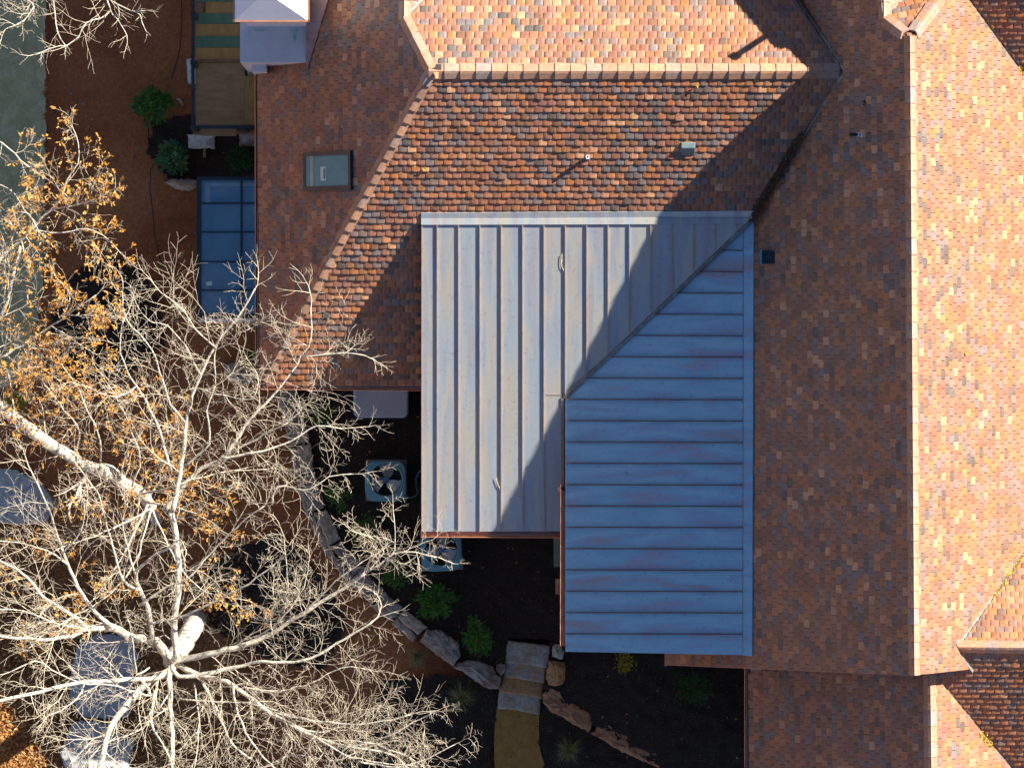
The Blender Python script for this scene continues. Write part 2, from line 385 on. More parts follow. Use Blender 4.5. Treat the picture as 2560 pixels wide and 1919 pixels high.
    o = link(name, me, parent, M[mat]); return o

def mass(poly, pl, name, mat, parent, down=.10, zb=-2.5):
    top = []
    for q in poly:
        p = pl.hit(*q); top.append(Vector((p.x, p.y, p.z - down)))
    mb = MB(); mb.prism(top, [Vector((p.x, p.y, zb)) for p in top]); return mb.build(name, mat, parent)

tiled = []
S_poly = [(1078, 178), (2105, 178), (1870, 545), (1049, 549), (1049, 962), (655, 962)]
oS = tiles(pS, S_poly, house, {1: .05, 5: .02})
NW_poly = [(640, -590), (1012, -590), (1012, 46), (1078, 178), (653, 960)]
oNW = tiles(pNW, NW_poly, house, {3: .02, 2: .02}, amp=.35)
N_poly = [(1078, 178), (2105, 178), (1649, -500), (1558, -500), (1012, 46)]
oN = tiles(pN, N_poly, house, {1: .05, 4: .02, 3: .05}, amp=1.1)
W_poly = [(2275, 105), (2212, 48), (2210, -110), (2275, -110), (2275, -590), (1590, -590), (2105, 178), (1870, 545), (1884, 560), (1878, 1633), (1668, 1633), (1668, 1660), (2286, 1687)]
oW = tiles(pW, W_poly, house, {5: .05, 6: .05, 11: 0.0, 12: 0.0, 0: .02}, e=.178, amp=.35)
E_poly = [(2275, 105), (2286, 1687), (2423, 1672), (2393, 1616), (2562, 1378), (2562, 188), (2425, 0), (2395, -41), (2395, -590), (2275, -590), (2275, -110), (2352, -110), (2352, -8)]
oE = tiles(pE, E_poly, house, {0: 0.0, 1: 0, 2: .04, 3: .05, 5: .05, 12: .02}, e=.152, amp=.35)
LW_poly = [(1876, 1675), (2287, 1675), (2325, 1675), (2328, 1935), (1876, 1935)]
oLW = tiles(pLW, LW_poly, house, amp=.35)
LE_poly = [(2324, 1670), (2328, 1935), (2545, 1935), (2338, 1685)]
oLE = tiles(pLE, LE_poly, house, {2: .05}, amp=.35)
GS_poly = [(2393, 1616), (2600, 1618), (2600, 1935), (2545, 1935), (2320, 1664)]
oGS = tiles(pGS, GS_poly, house, {3: .05})
GN_poly = [(2393, 1616), (2600, 1618), (2600, 1378 - 54)]
oGN = tiles(pGN, GN_poly, house, {2: .05})
US_poly = [(2600, 241), (2395, -41), (2600, -41)]
oUS = tiles(pUS, US_poly, house, {0: .05})
TN_poly = [(2275, 105), (2239, 40), (2300, -60), (2390, -60)]
TN_poly = [(2275, 105), (2352, -8), (2265, -8), (2212, 48)]
oTN = tiles(pTN, TN_poly, house, {0: .05, 3: .05})
oNE = tiles(pNE, [(1012, 46), (1012, -590), (1558, -590), (1558, -500)], house, {3: .04})
oTE = tiles(pTE, [(2211, 46), (2209, -130), (2370, -130)], house, {2: .04})

def caps(a, b, p1, p2, parent, wa=.13, L=.315, lap=1.12, rise=.022, name='ridge_cap', rev=False):
    if rev: a, b, p1, p2 = b, a, p2, p1
    d = (b - a); ln = d.length; d.normalize()
    def side(p, other):
        s = p.n.cross(d).normalized()
        # pick the direction lying on the plane's own side (downhill from the ridge)
        if (s.dot(other.n)) > 0 if False else s.z > 0: s = -s
        return s
    s1 = side(p1, p2); s2 = side(p2, p1)
    if s1.dot(s2) > .98: s2 = -s2
    n = max(1, round(ln / L)); L = ln / n; mb = MB()
    up = (p1.n + p2.n).normalized()
    for i in range(n):
        q0 = a + d * (i * L); q1 = a + d * ((i * L) + L * (lap if i < n - 1 else 1.0))
        j = random.gauss(0, .003); ww = wa * random.uniform(.96, 1.04)
        def sec(q, h):
            return [q + s1 * ww + p1.n * (h + j), q + s1 * (ww * .12) + p1.n * (h + .004) + up * .01, q + up * (h + .020), q + s2 * (ww * .12) + p2.n * (h + .004) + up * .01, q + s2 * ww + p2.n * (h - j)]
        t0 = sec(q0, .036 + rise); t1 = sec(q1, .034)
        u0 = [q0 + s1 * ww + p1.n * .0, q0, q0 + s2 * ww + p2.n * .0]; u1 = [q1 + s1 * ww, q1, q1 + s2 * ww]
        vs = t0 + t1 + u0 + u1
        fs = [[0, 1, 6, 5], [1, 2, 7, 6], [2, 3, 8, 7], [3, 4, 9, 8], [10, 11, 12, 4, 3, 2, 1, 0], [15, 14, 13, 5, 6, 7, 8, 9], [0, 5, 13, 10], [4, 12, 15, 9]]
        mb.add(vs, fs)
    return mb.build(name, M['cap'], parent, fix=True)
caps(A - Vector((.05, 0, 0)), B - Vector((.05, 0, 0)), pN, pS, oS, wa=.16)
caps(Cc + Vector((.08, .12, .05)), A, pNW, pS, oS, wa=.12, L=.33, rise=.034)
caps(A, pNW.hit(1012, 46), pNW, pN, oN, wa=.13, L=.45, rev=True)
caps(pNW.hit(1012, 50), pNW.hit(1012, -590), pNW, pNE, oN, wa=.13, L=.4)
caps(M1 + Vector((0, .12, 0)), M2, pW, pE, oW, wa=.125, L=.335, rev=True)
M1a = M1 + Vector((0, .10, -.02))
caps(pW.hit(2212, 48), M1a + Vector((-.12, .08, -.1)), pW, pTN, oTN, wa=.15, L=.33)
caps(pE.hit(2352, -8), M1a + Vector((.10, .10, -.1)), pE, pTN, oTN, wa=.15, L=.33)
caps(pW.hit(2211, 50), pW.hit(2209, -130), pW, pTE, oTN, wa=.14, L=.33)
caps(L1 + Vector((0, .35, 0)), L2, pLW, pLE, oLW, wa=.15, L=.335, rev=True)
caps(G1, G2 + Vector((.3, 0, 0)), pGN, pGS, oGS, wa=.14, L=.29, rev=True)

def valley(a, b, p1, p2, parent, wv=.11, h=.006, mat='valley', name='valley_flashing'):
    d = (b - a).normalized(); mb = MB()
    def side(p):
        s = p.n.cross(d).normalized()
        return s if s.z > 0 else -s
    s1, s2 = side(p1), side(p2)
    for (q) in (0,):
        c0 = [a + s1 * wv + p1.n * h, a + (p1.n + p2.n) * (h * .6), a + s2 * wv + p2.n * h]
        c1 = [b + s1 * wv + p1.n * h, b + (p1.n + p2.n) * (h * .6), b + s2 * wv + p2.n * h]
        dn = Vector((0, 0, -.004))
        mb.add(c0 + c1 + [x + dn for x in c0 + c1], [[0, 1, 4, 3], [1, 2, 5, 4], [6, 9, 10, 7], [7, 10, 11, 8], [0, 3, 9, 6], [2, 8, 11, 5]])
    # raised centre rib
    up = (p1.n + p2.n).normalized()
    mb.tube([a + up * .012, b + up * .012], .012, 5)
    return mb.build(name, M[mat], parent, fix=True)
def valley_between(pa, pb, q0, q1, parent, **k):
    a = (pa.hit(*q0) + pb.hit(*q0)) / 2; b = (pa.hit(*q1) + pb.hit(*q1)) / 2
    return valley(a, b, pa, pb, parent, **k)
vS = valley_between(pS, pW, (2103, 182), (1872, 542), oS)
vN = valley_between(pN, pW, (2103, 175), (1649, -500), oN)
vE = valley_between(pE, pGN, (2394, 1614), (2600, 1324), oE)
vU = valley_between(pE, pUS, (2395, -41), (2600, 240), oE)
vG = valley_between(pLE, pGS, (2336, 1682), (2545, 1935), oLE)
valley_between(pE, pGS, (2394, 1618), (2435, 1672), oE, wv=.09)
valley_between(pN, pNE, (1014, 44), (1558, -500), oN, wv=.12)
valley_between(pTN, pTE, (2214, 46), (2300, -50), oTN, wv=.09)

# leaves caught in valleys ------------------------------------------------------
def leaf(mb, c, nrm, ln, wd, ang, curl=.3):
    a = nrm.orthogonal().normalized(); b = nrm.cross(a)
    d = a * math.cos(ang) + b * math.sin(ang); s = nrm.cross(d)
    mb.add([c - d * ln * .5, c + s * wd * .5 + nrm * curl * wd, c + d * ln * .5, c - s * wd * .5 + nrm * curl * wd * .6], [[0, 1, 2], [0, 2, 3]])
def rnd_n(tilt=1.0):
    return Vector((random.gauss(0, tilt), random.gauss(0, tilt), 1)).normalized()
def debris(a, b, name, mat, n, wdt, label, cat='leaves', parent=None):
    mb = MB(); d = (b - a)
    for i in range(n):
        t = random.random(); p = a + d * t + Vector((random.gauss(0, wdt), random.gauss(0, wdt), random.uniform(.03, .09)))
        leaf(mb, p, rnd_n(.8), random.uniform(.03, .08), random.uniform(.015, .035), random.random() * 6.3)
    o = mb.build(name, M[mat], parent, fix=False)
    return tag(o, label, cat, None, 'stuff')
debris(pS.hit(2000, 338), pS.hit(1873, 552), 'leaf_debris', 'brleaf', 1000, .035, 'brown dead leaves packed in the dark valley above the copper roof')
debris(pE.hit(2562, 1385), pE.hit(2482, 1498), 'leaf_debris', 'yleaf', 900, .035, 'yellow leaves packed in the sunlit valley at the right edge')
debris(pLE.hit(2450, 1832), pLE.hit(2478, 1864), 'leaf_debris', 'yleaf', 160, .03, 'small clump of yellow leaves in the lower right valley')
debris(pE.hit(2548, 170), pE.hit(2566, 195), 'leaf_debris', 'yleaf', 60, .02, 'few yellow leaves in the valley at the upper right edge')

# standing seam copper roofs ----------------------------------------------------
def sheet(pl, poly, name, mat, parent, th=.03, lift=0.0):
    top = [pl.hit(*q, lift) for q in poly]; mb = MB(); mb.prism(top, [p - pl.n * th for p in top]); return mb.build(name, mat, parent)
MS_poly = [(1053, 541), (1885, 537), (1411, 990), (1411, 1328), (1053, 1328)]
copS = sheet(pMS, MS_poly, 'standing_seam_roof', M['metal_s'], house)
MW_poly = [(1885, 537), (1880, 1637), (1413, 1628), (1413, 990)]
copW = sheet(pMW, MW_poly, 'standing_seam_roof', M['metal_w'], house)
def bar(mb, pl, q0, q1, wdt, h, lift=0.0):
    a = pl.hit(*q0, lift); b = pl.hit(*q1, lift); d = (b - a).normalized(); s = pl.n.cross(d).normalized()
    o = a - s * wdt / 2; mb.box(o, b - a, s * wdt, pl.n * h)
def val_x(y): return 1880 + (y - 541) * (1413 - 1880) / (990 - 541)
def val_y(x): return 541 + (x - 1880) * (990 - 541) / (1413 - 1880)
seams = MB(); k = 0
x = 1093.0
while x < 1860:
    if x < 1400: y1 = 1327
    else: y1 = val_y(x) - 4
    if y1 > 566: seams = MB(); bar(seams, pMS, (x, 561), (x, y1), .019, .043); seams.build('seam', M['seam'], copS)
    x += 53.4
seams = MB(); bar(seams, pMS, (1055, 561), (1055, 1327), .022, .022)
seams.build('seam', M['seam'], copS)
sm = MB(); y = 1051 - 53.2 * 9
while y < 1620:
    x0 = 1415 if y > 990 else val_x(y) + 6
    if x0 < 1850: sm = MB(); bar(sm, pMW, (x0, y), (1857, y + 1), .022, .045); sm.build('seam', M['seam_dk'], copW)
    y += 53.2
sm = MB(); bar(sm, pMW, (1858, 566), (1857, 1633), .006, .018)
sm.build('seam', M['seam'], copW)
fl = MB()   # head flashing on the tile slope, ribbed by the pan edges
top = [pS.hit(1053, 533, .045), pS.hit(1884, 527, .045), pS.hit(1880, 547, .06), pS.hit(1053, 549, .06)]
fl.prism(top, [p - pS.n * .02 for p in top])
t2_ = [pMS.hit(1053, 547, .012), pMS.hit(1877, 545, .012), pMS.hit(1862, 560, .045), pMS.hit(1053, 562, .045)]
fl.prism(t2_, [p - pMS.n * .03 for p in t2_])
fl.build('head_flashing', M['metal_s'], copS)
fw = MB()
t3_ = [pMW.hit(1859, 556, .012), pW.hit(1884, 556, .05), pW.hit(1880, 1640, .05), pMW.hit(1857, 1637, .012)]
fw.prism(t3_, [p - pW.n * .03 for p in t3_])
fw.build('side_flashing', M['metal_w'], copW)
vm = MB()
a = (pMS.hit(1872, 548) + pMW.hit(1872, 548)) / 2; b = pMS.hit(1410, 993)
d = (b - a).normalized(); sd = d.cross(Vector((0, 0, 1))).normalized()
vm.prism([a + sd * .07 + Vector((0, 0, .035)), a - sd * .07 + Vector((0, 0, .035)), b - sd * .07 + Vector((0, 0, .03)), b + sd * .07 + Vector((0, 0, .03))],
         [a + sd * .07, a - sd * .07, b - sd * .07, b + sd * .07])
vm.tube([a + Vector((0, 0, .035)), b + Vector((0, 0, .035))], .018, 6)
vm.build('valley_flashing', M['valley'], copW)
cr = MB()
bar(cr, pMS, (1365, 986), (1405, 986), .008, .012)
bar(cr, pMS, (1406, 993), (1406, 1327), .05, .03)
cr.build('step_flashing', M['copper_pink'], copS)

# walls -------------------------------------------------------------------------
W_ = M['wall']
def inset_mass(poly, pl, **k): return mass(poly, pl, 'wall', W_, house, **k)
inset_mass([(690, -585), (1010, -585), (1010, 50), (1074, 182), (690, 890)], pNW)
inset_mass([(1078, 182), (2095, 182), (1870, 540), (1060, 925), (685, 925)], pS)
inset_mass([(1078, 174), (2100, 174), (1649, -496), (1558, -496), (1016, 46)], pN)
inset_mass([(1014, 40), (1014, -585), (1540, -585), (1540, -495)], pNE)
inset_mass([(2273, 110), (2210, 50), (2208, -112), (2273, -112), (2273, -585), (1610, -585), (2103, 176), (1880, 540), (1710, 760), (1705, 1640), (2283, 1668)], pW, down=.12)
inset_mass([(1062, 560), (1860, 560), (1411, 985), (1411, 1310), (1062, 1310)], pMS, down=.16)
inset_mass([(1880, 560), (1876, 1615), (1437, 1612), (1437, 985)], pMW, down=.16)
inset_mass([(2277, 105), (2288, 1668), (2415, 1655), (2395, 1616), (2560, 1380), (2560, 190), (2427, 2), (2390, -40), (2390, -585), (2277, -585), (2277, -112), (2350, -112), (2350, -6)], pE)
inset_mass([(1905, 1670), (2323, 1670), (2326, 1930), (1905, 1930)], pLW)
inset_mass([(2326, 1670), (2330, 1930), (2540, 1930), (2340, 1690)], pLE)
inset_mass([(2395, 1618), (2598, 1620), (2598, 1930), (2547, 1930), (2330, 1672)], pGS)
inset_mass([(2395, 1614), (2598, 1616), (2598, 1330)], pGN)
inset_mass([(2598, 236), (2400, -38), (2598, -38)], pUS)
inset_mass([(2275, 102), (2350, -8), (2265, -8), (2214, 48)], pTN)
# copper edge trim along the small eave return
tr = MB(); a = pW.hit(1665, 1632); b = pW.hit(1665, 1664)
tr.box(a + Vector((-.03, 0, -.14)), b - a, Vector((.05, 0, 0)), Vector((0, 0, .16))); tr.build('edge_trim', M['copper'], house)
# rake boards
rk = MB()
for (q0, q1, pl) in (((1668, 1662), (2286, 1688), pW), ((2286, 1688), (2421, 1673), pE)):
    a = pl.hit(*q0); b = pl.hit(*q1); rk.box(a + Vector((0, .0, -.16)), b - a, Vector((0, .03, 0)), Vector((0, 0, .14)))
rk.build('rake_board', M['copper_pink'], house)

# gutters -----------------------------------------------------------------------
def gutter(a, b, out, parent, wg=.115, dg=.10, name='gutter'):
    d = (b - a).normalized(); out = out.normalized(); z = Vector((0, 0, 1)); t = .004; mb = MB(); L_ = b - a
    prof = [(0, 0), (0, -dg * .7), (.02, -dg), (wg - .02, -dg), (wg, -dg * .5), (wg, .005), (wg + .010, .010), (wg + .010, .0)]
    rows = []
    for base in (a, b): rows.append([base + out * x + z * y for x, y in prof])
    n = len(prof); vs = rows[0] + rows[1]; fs = [[i, i + 1, n + i + 1, n + i] for i in range(n - 1)]
    inn = [p + z * -.006 + out * .0 for p in vs]
    mb.add(vs, fs); mb.add([p - z * .006 - out * .002 for p in vs], fs)
    for r_ in rows:   # end plates
        mb.add([r_[0], r_[1], r_[2], r_[3], r_[4], r_[5]], [[0, 1, 2, 3, 4, 5]])
    # rolled bead
    mb.tube([a + out * (wg + .004) + z * .006, b + out * (wg + .004) + z * .006], .008, 6)
    o = mb.build(name, M['copper'], parent, fix=False)
    # dull inner lining
    li = MB(); q = [(.004, -.005), (.02, -dg + .012), (wg * .62, -dg + .012)]
    rr = [[base + out * x + z * y for x, y in q] for base in (a + d * .01, b - d * .01)]
    li.add(rr[0] + rr[1], [[0, 1, 4, 3], [1, 2, 5, 4]]); li.build('gutter_lining', M['copper_pink'], o, fix=False)
    # straps
    return o
g1 = gutter(P(652, 180, ZE - .03), P(653, 972, ZE - .03), Vector((-1, 0, 0)), house)
g2 = gutter(P(653, 959, ZE - .03), P(1051, 962, ZE - .03), Vector((0, -1, 0)), house)
zg = pMS.hit(1053, 1328).z
g3 = gutter(P(1053, 1328, zg - .04), P(1401, 1329, zg - .04), Vector((0, -1, 0)), house)
zg2 = pMW.hit(1415, 1300).z
g4 = gutter(P(1416, 1210, zg2 - .05), P(1415, 1614, zg2 - .05), Vector((-1, 0, 0)), house)
zg3 = pLW.hit(1876, 1800).z
g5 = gutter(P(1876, 1668, zg3 - .02), P(1876, 1935, zg3 - .02), Vector((-1, 0, 0)), house)
for (x, y, z0, z1) in ((1410, 1221, zg2 - .12, 2.0), (648, 966, ZE - .1, -1.0)):
    dm = MB(); dm.tube([P(x, y, z0), P(x, y, z0 - .25), P(x + 14, y - 4, z0 - .5), P(x + 14, y - 4, z1)], .04, 10)
    dm.build('downspout', M['copper'], house, smooth=True)
ou = MB(); c = P(1410, 1221, zg2 - .135)
ou.tube([c, c + Vector((0, 0, .02))], .045, 16); oo = ou.build('outlet', M['steel'], g4)
el = MB(); el.tube([P(1396, 1222, zg2 - .2), P(1406, 1221, zg2 - .22)], .045, 12); el.build('elbow', M['copper'], g4, smooth=True)

# chimney -----------------------------------------------------------------------
zc = 7.0
ch = MB()
def pbox(mb, x0, y0, x1, y1, z0, z1, ztop=None):
    zt = z1
    t = [P(x0, y0, zt), P(x1, y0, zt), P(x1, y1, zt), P(x0, y1, zt)]
    mb.prism(t, [Vector((p.x, p.y, z0)) for p in t])
pbox(ch, 600, -80, 765, 156, -.5, 6.93)
chim = ch.build('chimney', M['stucco'], house)
c2 = MB(); pbox(c2, 629, 150, 666, 179, 2.0, 6.25); c2.build('chimney_shoulder', M['stucco'], chim)
c3 = MB(); pbox(c3, 606, -80, 757, 46, 6.9, 9.2); c3.build('chimney_shaft', M['stucco'], chim)
ca = MB()
q = [P(586, 52, 9.25), P(770, 52, 9.25), P(770, -150, 9.25), P(586, -150, 9.25)]; ca.add(q + [P(664, -20, 9.87), P(664, -80, 9.87)], [[0, 1, 4], [1, 2, 5, 4], [2, 3, 5], [3, 0, 4, 5], [3, 2, 1, 0]])
ca.build('chimney_cap', M['cladding'], chim)
cd = MB()
q1 = [P(583, 55, 9.25), P(773, 55, 9.25), P(773, -153, 9.25), P(583, -153, 9.25)]
for i in range(4):
    a, b = q1[i], q1[(i + 1) % 4]; d = (b - a).normalized(); s = d.cross(Vector((0, 0, 1)))
    cd.box(a - s * .03 + Vector((0, 0, -.1)), b - a, s * .035, Vector((0, 0, .11)))
cd.build('drip_edge', M['copper'], chim)
st = MB()
stn = MB(); t = [P(x, y, 6.936) for x, y in ((726, 72), (748, 71), (742, 84), (738, 110), (733, 95))]
stn.add(t, [list(range(5))]); gst = simple('green_stain', [(.35, (.50, .62, .66)), (.6, (.24, .52, .45)), (.75, (.42, .62, .62))], 9, .8); stn.build('green_stain', gst, chim, fix=False); stn = MB(); t = [P(x, y, 6.936) for x, y in ((634, 73), (676, 73), (660, 78), (640, 79))]; stn.add(t, [[0, 1, 2, 3]])
stn.build('green_stain', gst, chim, fix=False)
cs = MB(); t = [P(766, -60, pNW.hit(766, -60).z + .9), P(836, -60, pNW.hit(836, -60).z + .05), pNW.hit(820, 0, .05), pNW.hit(768, 175, .05), pNW.hit(766, 150, .12)]
ca_ = pNW.hit(766, 0, .35); cs.add([ca_, pNW.hit(770, -70, .5), pNW.hit(838, -70, .05), pNW.hit(820, 0, .05), pNW.hit(768, 175, .05), pNW.hit(765, 156, .05)], [[0, 1, 2, 3], [0, 3, 4], [0, 4, 5]])
cs.build('cricket', M['copper_pink'], chim)
# vent stack on the main ridge beyond the top edge, whose shadow falls on the north slope
vs_ = MB(); c = P(2262, -150, 9.3 + H0); vs_.tube([c, c + Vector((0, 0, 1.0))], .062, 12); vs_.tube([c + Vector((0, 0, .92)), c + Vector((0, 0, 1.03))], .095, 12)
vs_.build('vent_stack', M['lead'], house)

# skylight ----------------------------------------------------------------------
sk = MB(); cr4 = [(766, 382), (885, 376), (886, 474), (767, 477)]
def frame(mb, pl, quad, wd, h, lift=0.0):
    o_ = [pl.hit(*q, lift) for q in quad]; c = sum(o_, Vector()) / 4
    i_ = []
    for k in range(4):
        a, b, d = o_[k], o_[(k + 1) % 4], o_[k - 1]
        i_.append(a + (b - a).normalized() * wd + (d - a).normalized() * wd)
    for k in range(4):
        k2 = (k + 1) % 4
        base = [o_[k], o_[k2], i_[k2], i_[k]]
        mb.prism([p + pl.n * h for p in base], base)
    return i_
ii = frame(sk, pNW, cr4, .085, .10)
skf = sk.build('skylight', M['bluesteel'], house)
gm = MB(); gm.prism([p + pNW.n * .085 for p in ii], [p + pNW.n * .02 for p in ii]); gm.build('pane', M['glass_sky'], skf)
tg = MB(); t = [pNW.hit(x, y, .089) for x, y in ((802, 417), (815, 417), (815, 452), (802, 452))]; tg.prism([p + pNW.n * .004 for p in t], t); tgo = tg.build('sticker', M['ribbon'], skf)
tg = MB(); t = [pNW.hit(x, y, .094) for x, y in ((808.5, 421), (813, 421), (813, 447), (808.5, 447))]; tg.prism([p + pNW.n * .003 for p in t], t); tg.build('printed_band', M['ink'], skf)
tg = MB(); t = [pNW.hit(x, y, .088) for x, y in ((775, 387), (784, 386.5), (784, 470), (775, 470))]; tg.prism([p + pNW.n * .004 for p in t], t); tg.build('light_strip', simple('pale_green_strip', [(.3, (.16, .30, .25)), (.7, (.22, .40, .34))], 3, .4), skf)

# vents and pipes ----------------------------------------------------------------
vh = MB(); o_ = [pS.hit(*q) for q in ((1703, 356), (1738, 356), (1737, 388), (1703, 388))]
zt = o_[0].z + .06
top = [Vector((o_[0].x, o_[0].y, zt)), Vector((o_[1].x, o_[1].y, zt)), Vector((o_[1].x, o_[1].y - .12, zt - .015)), Vector((o_[0].x, o_[0].y - .12, zt - .015))]
f_ = [Vector((o_[3].x + .01, o_[3].y, zt - .19)), Vector((o_[2].x - .01, o_[2].y, zt - .19))]
vh.add(top + f_ + [p - Vector((0, 0, .35)) for p in (top[0], top[1])] + [p - Vector((0, 0, .25)) for p in f_],
       [[0, 1, 2, 3], [3, 2, 5, 4], [4, 5, 9, 8], [0, 3, 4, 8, 6], [1, 7, 9, 5, 2], [0, 6, 7, 1]])
vh.build('vent_hood', M['lead'], house, bevel=.012)
v2 = MB(); o_ = [pW.hit(*q) for q in ((1901, 627), (1935, 627), (1935, 660), (1901, 660))]
zt = o_[1].z + .05
top = [Vector((p.x, p.y, zt)) for p in o_]
fz = .10
v2.add([top[0] + Vector((.0, 0, -fz)), top[1], top[2], top[3] + Vector((0, 0, -fz))] + [Vector((p.x, p.y, p.z - .1)) for p in o_], [[0, 1, 2, 3], [0, 3, 7, 4], [3, 2, 6, 7], [2, 1, 5, 6], [1, 0, 4, 5]])
vo = v2.build('vent_hood', M['navy'], house)
v3 = MB(); v3.box(top[3] + Vector((-.02, -.01, -fz - .02)), Vector((.035, 0, 0)), top[0] - top[3] + Vector((0, .02, 0)), Vector((0, 0, .05))); v3.build('hood_lip', M['cyan'], vo)
pp = MB(); c = pS.hit(1469, 394); ring = []
for k in range(16):
    t = 2 * math.pi * k / 16; ring.append(Vector((math.cos(t), math.sin(t), 0)))
h0, h1 = -.05, .24
vs = [c + r * .038 + Vector((0, 0, h0)) for r in ring] + [c + r * .038 + Vector((0, 0, h1)) for r in ring] + [c + r * .024 + Vector((0, 0, h1)) for r in ring] + [c + r * .024 + Vector((0, 0, h0)) for r in ring]
pp.add(vs, [[a * 16 + k, a * 16 + (k + 1) % 16, (a + 1) * 16 + (k + 1) % 16, (a + 1) * 16 + k] for a in range(3) for k in range(16)])
ppo = pp.build('vent_pipe', M['white'], house)
pf = MB(); pf.tube([c + Vector((0, 0, .0)), c + Vector((0, 0, .06))], [.07, .045], 12); pf.build('pipe_boot', M['lead'], ppo)
p2 = MB(); a = pW.hit(2159, 337); b = a + pW.n * .36
p2.tube([a, b], .034, 12); p2.build('vent_pipe', M['ac_dark'], house, smooth=True)
p3 = MB(); p3.tube([a + pW.n * .12, a + pW.n * .17], .04, 12); p3.tube([a, a + pW.n * .10], .038, 12); p3.build('pipe_collar', M['white'], house, smooth=True)
p4 = MB(); a = pW.hit(2160, 257); b = a + Vector((-.04, -.04, .14)); p4.tube([b, a], [.03, .034], 12); p4.build('vent_pipe', M['lead'], house, smooth=True)
p5 = MB(); p5.tube([a + Vector((.0, .0, .03)), a + Vector((.02, .02, .07))], .032, 12); p5.build('pipe_collar', M['ac_dark'], house)

# timber balcony ------------------------------------------------------------------
zd = 3.6
bal = thing('balcony', P(560, 160, -.3), 'unfinished timber balcony with plywood floor and dark steel railing beside the chimney', 'balcony')
def slab(x0, y0, x1, y1, z, th, name, mat, parent, bevel=0):
    mb = MB(); t = [P(x0, y0, z), P(x1, y0, z), P(x1, y1, z), P(x0, y1, z)]
    mb.prism(t, [p - Vector((0, 0, th)) for p in t]); return mb.build(name, mat, parent, bevel=bevel)
slab(489, 157, 612, 313, zd, .03, 'floor_panel', M['wood'], bal)
slab(612.5, 190, 690, 313, zd, .03, 'floor_panel', M['wood2'], bal)
slab(490, 148, 690, 156, zd + .02, .08, 'joist', M['lumber'], bal)
slab(489, -40, 690, 330, zd - .12, .1, 'subfloor', M['lumber'], bal)
ys = [(-26, 5, 'green_sheet'), (5.6, 33, 'wood2'), (33.6, 60, 'green_sheet'), (60.6, 90, 'wood2'), (90.6, 119, 'green_sheet'), (119.6, 148, 'wood2')]
for (y0, y1, mt) in ys: slab(489 if y0 != 5.6 else 514, y0, 690, y1, zd - .01, .04, 'floor_board', M[mt], bal)
slab(489, 6, 513, 33, zd - .05, .03, 'floor_board', M['lumber'], bal)
slab(482, 325, 690, 334, zd - .05, .2, 'rim_beam', M['lumber'], bal)
slab(501, 322, 591, 340, zd - .02, .04, 'loose_board', M['wood'], bal)
rl = MB()
for (x0, y0, x1, y1) in ((478, -60, 486, 323), (478, 313, 690, 322)):
    for zz in (zd + 1.0, zd + .15):
        t = [P(x0, y0, zz), P(x1, y0, zz), P(x1, y1, zz), P(x0, y1, zz)]; rl.prism(t, [p - Vector((0, 0, .05)) for p in t])
rl.build('rail', M['steel'], bal)
for (x, y) in ((482, 36), (482, 156), (482, 318), (608, 318)):
    pm = MB(); t = [P(x - 6, y - 6, zd + 1.04), P(x + 6, y - 6, zd + 1.04), P(x + 6, y + 6, zd + 1.04), P(x - 6, y + 6, zd + 1.04)]
    pm.prism(t, [p - Vector((0, 0, 1.3)) for p in t]); pm.build('post', M['steel'], bal)
bm_ = MB(); i = 12
for yy in range(-40, 312, 12): bm_.tube([P(482, yy, zd + .12), P(482, yy, zd + .98)], .008, 4)
for xx in range(492, 640, 12): bm_.tube([P(xx, 317, zd + .12), P(xx, 317, zd + .98)], .008, 4)
bm_.build('baluster', M['steel'], bal)
sb = MB(); t = [P(x, y, zd + .03) for x, y in ((607, 158), (640, 160), (640, 189), (621, 189))]; sb.prism(t, [p - Vector((0, 0, .05)) for p in t]); sb.build('stone_block', M['st_tan'], bal)
def stone_from(poly, z0, z1, name, mat, label, cat='rock', group=None, rough=.05, parent=None, dome=.08, seed=0):
    """weathered block: outline in picture pixels, its own height, chipped edges"""
    n0 = len(poly); pts = []
    rs = random.Random(seed + int(poly[0][0] * 7 + poly[0][1]))
    for i in range(n0):
        a = poly[i]; b = poly[(i + 1) % n0]; ln = math.hypot(b[0] - a[0], b[1] - a[1]); k = max(1, int(ln / 7))
        for j in range(k):
            t = j / k; pts.append((a[0] + (b[0] - a[0]) * t + rs.gauss(0, .9), a[1] + (b[1] - a[1]) * t + rs.gauss(0, .9)))
    cx = sum(p[0] for p in pts) / len(pts); cy = sum(p[1] for p in pts) / len(pts)
    mb = MB(); rings = [(1.02, z0), (1.03, z0 + (z1 - z0) * .5), (1.0, z1 - .06), (.95, z1 - .012), (.80, z1 + dome * .35), (.52, z1 + dome * .8), (.25, z1 + dome)]
    vs = []; n = len(pts)
    for (s, z) in rings:
        for (x, y) in pts:
            X = cx + (x - cx) * s; Y = cy + (y - cy) * s
            h = mnoise.noise(Vector((X * .035, Y * .035, z * 2))) * rough * 1.6 + mnoise.noise(Vector((X * .12, Y * .12, z))) * rough * .7 if z > z0 + .01 else 0
            p = P(X, Y, z + h); sh = mnoise.noise_vector(Vector((X * .08, Y * .08, z * 5))) * rough * .5
            vs.append(p + Vector((sh.x, sh.y, 0)))
    vs.append(P(cx, cy, z1 + dome)); fs = []
    for r_ in range(len(rings) - 1):
        for k in range(n):
            k2 = (k + 1) % n; fs.append([r_ * n + k, r_ * n + k2, (r_ + 1) * n + k2, (r_ + 1) * n + k])
    c = len(vs) - 1; b = (len(rings) - 1) * n
    for k in range(n): fs.append([b + k, b + (k + 1) % n, c])
    mb.add(vs, fs); o = mb.build(name, M[mat], parent)
    if parent is None: tag(o, label, cat, group)
    return o

